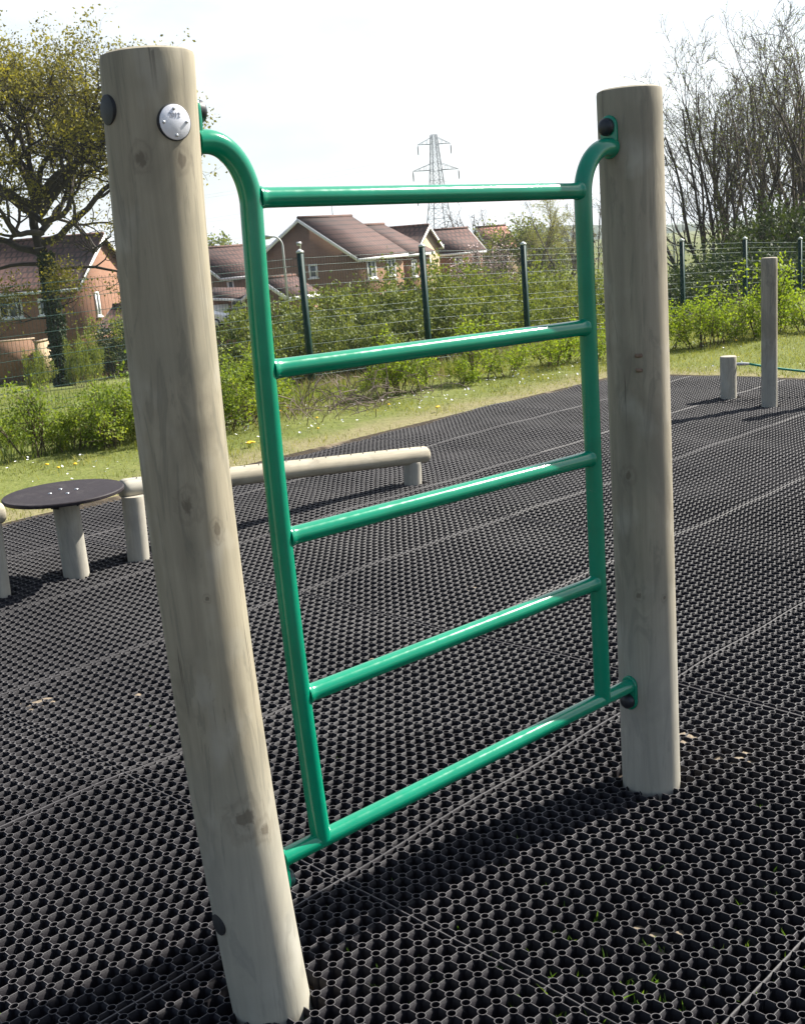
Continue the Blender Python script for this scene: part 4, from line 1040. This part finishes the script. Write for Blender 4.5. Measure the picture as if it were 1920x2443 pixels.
# far right strip beyond the end of the mats
x, y, p, w = scatter_pw(60000, 9.42, 17, 0, 7.6)
k = (np.degrees(np.arctan2(x, y)) < 28); x, y = x[k], y[k]
tag(link('short_grass', blades('short_grass', x, y, terrain(x, y) - .003, rg.uniform(.015, .045, len(x)), rg.uniform(.003, .007, len(x)), rg, .9), M['grass_blade']), 'short grass beyond the far end of the mats by the stump', 'grass', kind='stuff')
x, y, p, w = scatter_pw(90000, -4, 34, 8.2, 34, 1.5)
k = (np.abs(np.degrees(np.arctan2(x, y))) < 27); x, y = x[k], y[k]
tag(link('long_grass', blades('long_grass', x, y, terrain(x, y) - .01, rg.uniform(.05, .17, len(x)) * np.where(-(x * E2[0] + y * E2[1]) > 13, .7, 1.), rg.uniform(.006, .014, len(x)), rg, .7), M['grass_long']), 'long rough grass under the shrubs and around the fence', 'grass', kind='stuff')
x, y, p, w = scatter_pw(6500, 0, 13, 7.8, 10.5)
k = np.sin(p * 2.3 + 1) > .1; x, y = x[k], y[k]
tag(link('dry_grass', blades('dry_grass', x, y, terrain(x, y) - .01, rg.uniform(.08, .22, len(x)), rg.uniform(.003, .006, len(x)), rg, .9), M['grass_dry']), 'straw coloured dry grass in front of the shrubs', 'grass', kind='stuff')
def flowers(name, n, regions, r, mat, label, hh=.035):
    V = []; 
    xs = []; ys = []
    for (p0, p1, w0, w1, m_) in regions:
        x, y, p, w = scatter_pw(m_, p0, p1, w0, w1); xs.append(x); ys.append(y)
    x = np.concatenate(xs); y = np.concatenate(ys); k = ((-(x * E2[0] + y * E2[1]) > 6.4) | ((x * E1[0] + y * E1[1]) > 9.5)); x, y = x[k], y[k]
    # daisies come in drifts
    k = (np.sin(x * 3.1 + 1) * np.sin(y * 2.7) + rg.normal(0, .5, len(x))) > 0; x, y = x[k], y[k]
    z = terrain(x, y) + rg.uniform(hh * .6, hh * 1.2, len(x)); n_ = len(x); a = np.arange(8) * math.pi / 4
    tilt = rg.normal(0, .35, (n_, 2)); rr_ = rg.uniform(r * .7, r * 1.2, n_)
    cx = np.cos(a)[None] * rr_[:, None]; cy = np.sin(a)[None] * rr_[:, None]
    rim = np.stack([x[:, None] + cx, y[:, None] + cy, z[:, None] + cx * tilt[:, :1] + cy * tilt[:, 1:] + .003], -1)
    cen = np.stack([x, y, z - .004], -1)[:, None]
    V = np.concatenate([rim, cen], 1).reshape(-1, 3); i = (np.arange(n_) * 9)[:, None, None]
    f = np.stack([np.arange(8), (np.arange(8) + 1) % 8, np.full(8, 8)], -1)[None]
    return tag(link(name, mesh_np(name, V, [(i + f).reshape(-1, 3)]), mat), label, 'flowers', kind='stuff')
flowers('daisies', 0, [(2, 9.5, 6.7, 8.2, 380), (9.5, 13.5, 0, 7.6, 480), (5, 12, 6.6, 8.0, 280)], .0085, M['petal'], 'white daisies scattered through the mown grass')
def dandelion(u, v, r, k=1):
    P = gpt(u, v); o = thing('dandelion', 'yellow dandelion flower in the mown grass beyond the mats', 'flower', tuple(P), 0, 'dandelions in the grass')
    rg2 = np.random.default_rng(int(u)); 
    for j in range(k):
        mb = MB(); x, y = (0, 0) if k == 1 else (rg2.uniform(-.05, .05), rg2.uniform(-.03, .03))
        disc(mb, np.array([x, y, .045]), (0, .001, 1), r, .004, 14, dome=.007); mb.build('flower_head', M['petal_y'], o, True)
        mb = MB(); mb.tube([(x, y, -.01), (x, y + .004, .02), (x, y, .046)], .002, 5); mb.build('stalk', M['sprout'], o)
for (u, v, r, k) in [(610, 1069, .018, 4), (670, 993, .016, 1), (685, 985, .014, 2), (115, 1123, .015, 1), (182, 1122, .015, 1), (142, 1131, .012, 1), (1032, 985, .015, 2), (928, 978, .012, 1), (757, 1010, .013, 1), (57, 1048, .014, 1), (760, 1036, .010, 1), (1755, 822, .014, 1), (1680, 828, .014, 1)]:
    dandelion(u, v, r, k)

# ------------------------------------------------------------------ houses
UP = np.array([0, 0, 1.0])
def house(name, label, O, D, yaw, Wd, L, rise, sg, wall, roof, windows, eave_h=4.9, over=.28, chimney=None, extra=None, wall2=None, aerial=None):
    Oe = at(O[0], O[1], D); z0 = Oe[2] - eave_h
    h = thing(name, label, 'house', (Oe[0], Oe[1], z0), 0)
    a = np.array([math.sin(rad(yaw)), math.cos(rad(yaw)), 0]); b_ = sg * np.array([a[1], -a[0], 0])
    E = eave_h; H_ = E + rise
    def W3(s, c_, z): return a * s + b_ * c_ + UP * z
    zf = -1.0
    # gabled body in one mesh
    mb = MB()
    g0 = [W3(0, 0, zf), W3(0, Wd, zf), W3(0, Wd, E), W3(0, Wd / 2, H_), W3(0, 0, E)]
    mb.prism(g0, a * L); wobj = mb.build('wall', M[wall], h)
    # object-space tiling helpers need the roof in its own axes
    rf = bpy.data.objects.new('roof', None)
    sl = math.hypot(Wd / 2, rise); ca = (Wd / 2) / sl; sa = rise / sl; th_ = .14
    mb = MB()
    # roof mesh local axes: x = across, y = along ridge, z up
    for s_ in (-1, 1):
        ex = over
        x0, z0_ = s_ * (Wd / 2 + ex), E - ex * rise / (Wd / 2); x1, z1 = 0, H_
        nx, nz = s_ * sa, ca
        P_ = [(x0, -over, z0_), (x1, -over, z1), (x1, L + over, z1), (x0, L + over, z0_)]
        Pn = [(px + nx * th_, py, pz + nz * th_) if px != 0 else (px, py, pz + th_ / ca) for px, py, pz in P_]
        mb.add(P_ + Pn, [[0, 1, 2, 3][::s_], [4, 5, 6, 7][::-s_], [0, 4, 5, 1], [1, 5, 6, 2], [2, 6, 7, 3], [3, 7, 4, 0]])
    me = mb.mesh('roof'); ro = link('roof', me, M[roof], h)
    cen = W3(0, Wd / 2, 0)
    Mx = Matrix(((b_[0], a[0], 0, cen[0]), (b_[1], a[1], 0, cen[1]), (0, 0, 1, 0), (0, 0, 0, 1)))
    if Mx.determinant() < 0:
        Mx = Matrix(((-b_[0], a[0], 0, cen[0]), (-b_[1], a[1], 0, cen[1]), (0, 0, 1, 0), (0, 0, 0, 1)))
    ro.matrix_local = Mx
    # ridge tiles
    mb = MB(); mb.tube([(0, -over, H_ + th_ + .04), (0, L + over, H_ + th_ + .04)], .12, 8); mb.build('ridge', M['tile_warm'], ro)
    # barge boards on both gables, gutters on both eaves
    for s0, dv in ((-over - .03, -1), (L + over + .03, 1)):
        for s_ in (-1, 1):
            mb = MB(); x0, z0_ = s_ * (Wd / 2 + over), E - over * rise / (Wd / 2)
            pts = [(x0, s0, z0_ - .16), (0, s0, H_ - .12), (0, s0, H_ + .12), (x0, s0, z0_ + .10)]
            mb.prism(pts, (0, .05 * dv, 0)); mb.build('bargeboard', M['white'], ro)
    for s_ in (-1, 1):
        mb = MB(); x0, z0_ = s_ * (Wd / 2 + over + .04), E - over * rise / (Wd / 2) - .06
        mb.box((x0, L / 2, z0_), (.10, L + 2 * over, .20)); mb.build('gutter', M['white'], ro)
    for (face, s, z, w_, hh) in windows:
        # face 'f': long facade through O; 'g': gable at O
        if face == 'f': o0 = W3(s, 0, z); tx = a; nn = -b_
        elif face == 'g': o0 = W3(0, s, z); tx = b_; nn = -a
        mb = MB(); fr = .13
        for (cx, cz, sw, sh) in ((0, hh / 2, w_, fr), (0, -hh / 2, w_, fr), (-w_ / 2 + fr / 2, 0, fr, hh - fr), (w_ / 2 - fr / 2, 0, fr, hh - fr)) + (((0, 0, fr * .8, hh - fr),) if w_ > .8 else ()) + (((w_ / 3.2, 0, fr * .6, hh - fr), (-w_ / 3.2, 0, fr * .6, hh - fr)) if w_ > 1.6 else ()):
            mb.box(o0 + tx * cx + UP * cz + nn * .04, (sw, .08, sh), [tx, nn, UP])
        wn = mb.build('window', M['white'], h)
        mb = MB(); mb.box(o0 + nn * .012, (w_ - fr, .02, hh - fr), [tx, nn, UP]); mb.build('pane', M['glass'], wn)
        mb = MB(); mb.box(o0 - UP * (hh / 2 + .08) + nn * .07, (w_ + .2, .14, .08), [tx, nn, UP]); mb.build('sill', M['white'], wn)
    if aerial:
        mb = MB(); base_ = W3(aerial, Wd / 2, H_)
        mb.tube([base_, base_ + UP * 1.3], .03, 5); dr = Rr
        mb.tube([base_ + UP * 1.25 - dr * 1.1, base_ + UP * 1.35 + dr * .8], .022, 4)
        for k in range(5): c_ = base_ + UP * (1.27 + .02 * k) - dr * (.9 - .4 * k); mb.tube([c_ - UP * .18, c_ + UP * .18], .015, 4)
        mb.build('aerial', M['grey_steel'], ro); 
        ch = [o for o in COL.objects if o.parent == ro and o.name.startswith('aerial')][-1]; ch.parent = h
    return h, W3, a, b_, (Oe[0], Oe[1], z0)
h3, W3_3, a3, b3, L3 = house('brick_house', 'two storey brown brick house with wide gable and brown tiled roof behind the fence', (849, 612), 80, 28.2, 8.39, 6.98, 2.72, -1, 'brick_brown', 'tile',
      [('f', 2.0, 3.95, 1.3, 1.25), ('f', 5.0, 3.95, 1.3, 1.25), ('f', 1.7, 1.1, 1.8, 1.3), ('g', 3.5, 4.1, .7, .85)], aerial=4.5)
house('brick_house', 'farther section of brown tiled roof rising right behind the large gable house', (966, 604), 88, 28.2, 8.0, 4.2, 2.15, -1, 'brick', 'tile', [('f', 1.3, 3.7, .9, 1.2)])
h1, W31, a1, b1, L1 = house('brick_house', 'orange brick house behind the oak with sunlit gable and narrow window', (182, 680), 72, -75.96, 7.6, 9.5, 2.75, 1, 'brick', 'tile',
      [('g', 2.3, 3.6, .5, 1.4), ('f', 4.7, 3.85, 1.9, 1.2), ('f', 2.3, 3.75, .7, .9), ('f', 3.8, .85, 2.9, .55), ('f', 8.0, 3.4, 1.4, 1.2)])
house('brick_house', 'small brick house with low garage roof between the near post and the ladder', (528, 660), 92, 48.5, 8.37, 5.6, 2.1, -1, 'brick_brown', 'tile',
      [('f', .75, 4.0, .6, 1.0), ('f', 3.6, 4.0, 1.0, 1.2)])
house('brick_house', 'pale brick house with small white trimmed gable facing the fence', (990, 592), 92, -68.9, 5.9, 4.6, 1.55, 1, 'brick_pale', 'tile_warm', [('g', 3.0, 3.4, .9, 1.1)])
house('brick_house', 'brown roofed brick house right of the small white trimmed gable', (1052, 604), 100, 75.4, 8.46, 3.7, 1.8, -1, 'brick', 'tile', [('f', 3.1, 3.9, .7, 1.2), ('f', 1.5, 3.9, .7, 1.1)])
house('brick_house', 'farthest house with bright pinkish red tiled roof', (1172, 594), 120, 76.5, 7.9, 2.8, 2.1, -1, 'brick_pale', 'tile_pink', [])
# low garages
house('garage', 'low brick garage with tiled roof in front of the large gable house', (684, 708), 68, 34, 3.2, 2.9, .95, -1, 'brick_brown', 'tile', [], eave_h=2.2, over=.12)
gh, W3g, ag, bg_, Lg = house('garage', 'low garage with white door and bay window beside the white car', (590, 722), 88, 60, 3.0, 3.4, .8, -1, 'brick', 'tile', [], eave_h=2.3, over=.15)
# garage front facing the camera: white door and bay
def panel(u0, v0, u1, v1, D, depth, mat, name, label, cat, parent=None):
    A_, B_, C_ = at(u0, v0, D), at(u1, v0, D), at(u0, v1, D)
    tx = B_ - A_; tx[2] = 0; w_ = np.linalg.norm(tx); tx /= w_; h_ = A_[2] - C_[2]; c_ = (A_ + at(u1, v1, D)) / 2; nn = np.array([-tx[1], tx[0], 0])
    mb = MB(); mb.box((0, 0, 0), (w_, depth, h_), [tx, nn, UP]); o = mb.build(name, M[mat], parent)
    o.location = c_ + nn * depth / 2 - (np.array(parent.location) if parent else 0); 
    if label: tag(o, label, cat)
    return o, tx, nn, w_, h_
gp = thing('garage', 'flat fronted white garage door and white framed bay beneath the low brown roof', 'garage', tuple(at(545, 760, 86) * [1, 1, 1]))
panel(505, 712, 600, 775, 86, 2.5, 'brick', 'wall', None, None, gp)
panel(512, 726, 548, 768, 85.9, .06, 'white', 'door', None, None, gp)
o_, tx, nn, w_, h_ = panel(553, 716, 584, 750, 85.85, .3, 'white', 'bay_window', None, None, gp)
for du in (555.5, 565.5, 575.5):
    panel(du, 719, du + 7, 740, 85.8, .02, 'glass', 'pane', None, None, gp)
# pent roof above them
A_, B_ = at(503, 712, 85.3), at(598, 716, 85.3); A2, B2 = at(510, 690, 87.5), at(585, 690, 87.5)
base_ = np.array(gp.location); mb = MB()
mb.prism([A_ - base_, B_ - base_, B2 - base_, A2 - base_], (0, 0, .14)); mb.build('roof', M['tile'], gp)
mb = MB(); c_ = (A_ + B_) / 2 - base_; tx = (B_ - A_); w_ = np.linalg.norm(tx); tx /= w_; mb.box(c_ - np.array([0, 0, .04]) + np.array([-.0, -.1, 0]), (w_, .1, .18), [tx, np.cross(UP, tx), UP]); mb.build('gutter', M['white'], gp)

# garden walls by the left house
def wall_run(u0, u1, vt, D0, D1, label, mat='brick', hgt=2.0):
    A_, B_ = at(u0, vt, D0), at(u1, vt, D1); o = MB(); d_ = B_ - A_; d_[2] = 0; L = np.linalg.norm(d_); d_ /= L; nn = np.array([-d_[1], d_[0], 0])
    c_ = (A_ + B_) / 2
    w = thing('garden_wall', label, 'wall', (c_[0], c_[1], c_[2] - hgt))
    o.box((0, 0, hgt / 2), (L, .22, hgt), [d_, nn, UP]); o.build('wall', M[mat], w)
    o = MB(); o.box((0, 0, hgt + .04), (L + .06, .30, .08), [d_, nn, UP]); o.build('coping', M['brick_pale'], w)
wall_run(190, 275, 799, 62, 64, 'sunlit orange garden wall right of the oak trunk', 'brick', 1.9)
wall_run(86, 134, 812, 58, 60, 'short pale orange wall left of the oak trunk', 'brick_pale', 1.8)
wall_run(-40, 84, 815, 60, 60, 'shaded brown wall below the front windows of the left house', 'brick_brown', 1.8)
house('garage', 'small garage with brown roof and white fascia right of the orange gable', (352, 778), 66, -70, 3.4, 3, 1.0, 1, 'brick', 'tile', [], eave_h=2.2, over=.15)

# road in front of the left house
pts0 = [gpt(u, v) for u, v in [(-200, 925), (0, 910), (120, 898), (200, 888), (300, 877), (420, 866)]]; 
rd = []
for P in pts0: rd.append(P[:2])
rd = np.array(rd); V = []
dr_ = np.gradient(rd, axis=0); dr_ /= np.linalg.norm(dr_, axis=1)[:, None]; nr_ = np.column_stack([-dr_[:, 1], dr_[:, 0]])
for k, q in enumerate(rd):
    for s_ in (-2.6, -1.3, 0, 1.3, 2.6):
        r_ = q + nr_[k] * s_; V.append((r_[0], r_[1], tz(*r_) + .05))
F4 = [[k * 5 + j, (k + 1) * 5 + j, (k + 1) * 5 + j + 1, k * 5 + j + 1] for k in range(len(rd) - 1) for j in range(4)]
me = mesh_np('road', V, [np.array(F4)[:, ::-1]]); tag(link('road', me, simple('asphalt', (.13, .125, .13), .9, .15, 2)), kind='structure')

# white car
cp = at(482, 777, 82)
car = thing('parked_car', 'white hatchback car parked in front of the white garage door', 'car', (cp[0], cp[1], cp[2] - .15), rad(-8))
mb = MB()
side = [(-2.0, .35), (-2.02, .75), (-1.9, 1.0), (-1.5, 1.42), (-.4, 1.48), (.45, 1.36), (1.05, .98), (1.75, .86), (2.02, .65), (2.03, .35), (1.7, .25), (-1.7, .25)]
mb.prism([(x, -.82, z) for x, z in side][::-1], (0, 1.64, 0)); body = mb.build('body', M['white'], car)
bv = body.modifiers.new('bevel', 'BEVEL'); bv.width = .06; bv.segments = 2
for sy in (-1, 1):
    for pts in ([(-1.45, 1.02), (-1.3, 1.34), (-.45, 1.38), (-.45, 1.0)], [(-.38, 1.0), (-.38, 1.38), (.38, 1.28), (.85, .98)]):
        mb = MB(); y0 = sy * .815; mb.prism([(x, y0, z) for x, z in pts], (0, sy * .015, 0)); mb.build('side_window', M['glass'], body)
    for x in (-1.25, 1.28):
        mb = MB(); disc(mb, np.array([x, sy * .66, .31]), (0, sy, 0.0001), .31, .2, 24); w_ = mb.build('wheel', M['iron'], car)
        mb = MB(); disc(mb, np.array([x, sy * .86, .31]), (0, sy, 0.0001), .19, .012, 16); mb.build('rim', M['zinc'], w_)
    mb = MB(); mb.box((1.96, sy * .6, .70), (.14, .3, .14)); mb.build('headlight', M['glass'], body)

# street lamps
def lamp(u, D, tv, sgn, label, Rr=Rr):
    T0 = at(u, tv, D); z0 = tz(T0[0], T0[1]); H_ = T0[2] - z0
    o = thing('street_lamp', label, 'street lamp', (T0[0], T0[1], z0))
    pts = [(0, 0, -.2), (0, 0, H_ - .5)]
    for k in range(1, 9):
        a = k / 8 * math.pi / 2; pts.append(tuple(Rr * sgn * .5 * (1 - math.cos(a)) + UP * (H_ - .5 + .5 * math.sin(a))))
    mb = MB(); mb.tube(pts, [.075, .055] + [.04] * 8, 8); mb.build('column', M['grey_steel'], o, True)
    mb = MB(); e = np.array(pts[-1]); ax = [Rr * sgn, np.cross(UP, Rr * sgn), UP]
    pr_ = [(-.05, .07), (.35, .1), (.6, .04), (.6, -.04), (.3, -.09), (0, -.06)]
    mb.prism([e + Rr * sgn * x + UP * z - ax[1] * .12 for x, z in pr_], ax[1] * .24); hd = mb.build('lamp_head', M['grey_steel'], o)
    mb = MB(); mb.box(e + Rr * sgn * .3 - UP * .1, (.4, .18, .04), ax); mb.build('lens', M['white'], hd)
lamp(672, 62, 563, -1, 'grey street lamp with curved arm in front of the brown gable')
lamp(716, 66, 581, 1, 'street lamp whose pale head shows just above the first fence post', Rr=-Fw)
lamp(1606, 70, 541, -1, 'street lamp with curved arm right of the far wooden post')

# ------------------------------------------------------------------ pylon
PB = at(1034, 321, 430.0); z0 = tz(PB[0], PB[1]); HP = PB[2] - z0
py = thing('pylon', 'tall grey lattice electricity pylon rising behind the houses', 'pylon', (PB[0], PB[1], z0))
pd = Rr * .94 + Fw * .34; pd /= np.linalg.norm(pd); pn = np.array([-pd[1], pd[0], 0])
def hw(z):
    return np.interp(z / HP, [0, .25, .52, .95, 1.0], [5.6, 3.9, 2.35, 1.05, .9])
def corner(z, i): 
    s_ = hw(z); return pd * s_ * (1, 1, -1, -1)[i] + pn * s_ * (1, -1, -1, 1)[i] + UP * z
mb = MB(); lv = [0, .10, .19, .27, .35, .43, .51, .58, .65, .72, .79, .85, .90, .95, 1.0]
lv = [x * HP for x in lv]
for i in range(4):
    mb.tube([corner(z, i) for z in lv], .17, 4)
    for k in range(len(lv) - 1):
        j = (i + 1) % 4
        mb.tube([corner(lv[k], i), corner(lv[k + 1], j)], .085, 3, False); mb.tube([corner(lv[k], j), corner(lv[k + 1], i)], .085, 3, False)
        mb.tube([corner(lv[k + 1], i), corner(lv[k + 1], j)], .07, 3, False)
mb.build('tower', M['pylon'], py)
for (zf, half) in ((PB[2] - z0 - 3.3, 6.4), (PB[2] - z0 - 12.3, 8.9), (PB[2] - z0 - 21, 7.8)):
    mb = MB()
    for s_ in (-1, 1):
        tip = pd * half * s_ + UP * zf; wz = hw(zf)
        for sn in (-1, 1):
            mb.tube([pd * wz * s_ + pn * wz * sn + UP * zf, tip], .12, 3); mb.tube([pd * hw(zf + 2.4) * s_ + pn * hw(zf + 2.4) * sn + UP * (zf + 2.4), tip], .10, 3)
            for f in (.35, .65):
                a = (pd * wz * s_ + pn * wz * sn + UP * zf) * (1 - f) + tip * f; b_ = (pd * hw(zf + 2.4) * s_ + pn * hw(zf + 2.4) * sn + UP * (zf + 2.4)) * (1 - f) + tip * f
                mb.tube([a, b_], .07, 3)
    arm = mb.build('cross_arm', M['pylon'], py)
    for s_ in (-1, 1):
        mb = MB(); tip = pd * half * s_ + UP * zf; mb.tube([tip - UP * .3, tip - UP * 1.2, tip - UP * 2.4, tip - UP * 3.5], [.16, .24, .24, .16], 6); mb.build('insulator', M['pylon_ins'], arm)
# conductors between this pylon and its neighbours out of frame
k = 0
for (zf, half) in ((HP - 3.3, 6.4), (HP - 12.3, 8.9), (HP - 21, 7.8)):
    for s_ in (-1, 1):
        mb = MB()
        for dirn in (-1, 1):
            st_ = np.array([PB[0], PB[1], z0]) + pd * half * s_ + UP * (zf - 3.5); en = st_ + pn * dirn * 10 + (Rr * dirn * 330 + Fw * (-dirn * 110))
            pts = [st_ + (en - st_) * q - UP * 9 * 4 * q * (1 - q) for q in np.linspace(0, 1, 16)]
            mb.tube(pts, .022, 3, False)
        tag(mb.build('power_line', M['pylon']), 'faint power line hung from an arm of the pylon', 'power line', 'power lines on the pylon')

# ------------------------------------------------------------------ far hills
hp = []
azs_ = np.radians(np.linspace(-45, 45, 140)); rg = np.random.default_rng(8)
m, t, b = mat_new('hill_woods')
c = ramp(t, noise(t, coords(t), .02, 6, .7), [(.35, (.05, .065, .045)), (.55, (.085, .10, .065)), (.7, (.15, .15, .09))])
t.links.new(c, b.inputs['Base Color']); b.inputs['Roughness'].default_value = 1.0; b.inputs['Specular IOR Level'].default_value = 0
el = np.interp(np.degrees(azs_), [-45, -12, -9, -3, 2, 6, 9, 15, 22, 45], [.1, .15, .22, .1, .0, -.06, -.02, -.42, -.5, -.4])
jag = np.convolve(rg.normal(0, 1, 160), np.ones(3) / 3, 'same')[:140] * .035
rows = []
for r_, f in ((900, 0), (1000, .45), (1080, .85), (1150, 1.0), (1300, .7), (1600, 0)):
    x = r_ * np.sin(azs_); y = r_ * np.cos(azs_); zb = terrain(x, y) - 1
    ztop = EYE + np.tan(np.radians(el + jag * (f > .8))) * r_
    rows.append(np.column_stack([x, y, zb * (1 - f) + ztop * f]))
V = np.vstack(rows); n = 140
F4 = np.array([[i * n + j, i * n + j + 1, (i + 1) * n + j + 1, (i + 1) * n + j] for i in range(5) for j in range(n - 1)])
tag(link('hills', mesh_np('hills', V, [F4[:, ::-1]]), m), kind='structure')

# ------------------------------------------------------------------ haze
mb = MB(); mb.box((0, 1900, 35), (5200, 4400, 130)); hz = mb.build('haze', None)
m = bpy.data.materials.new('haze'); m.use_nodes = True; t = m.node_tree; t.nodes.clear()
o_ = t.nodes.new('ShaderNodeOutputMaterial'); v_ = t.nodes.new('ShaderNodeVolumePrincipled')
v_.inputs['Color'].default_value = (.82, .90, 1.0, 1); v_.inputs['Density'].default_value = 0.00026; v_.inputs['Anisotropy'].default_value = .2
t.links.new(v_.outputs[0], o_.inputs['Volume']); hz.data.materials.append(m); hz['kind'] = 'stuff'
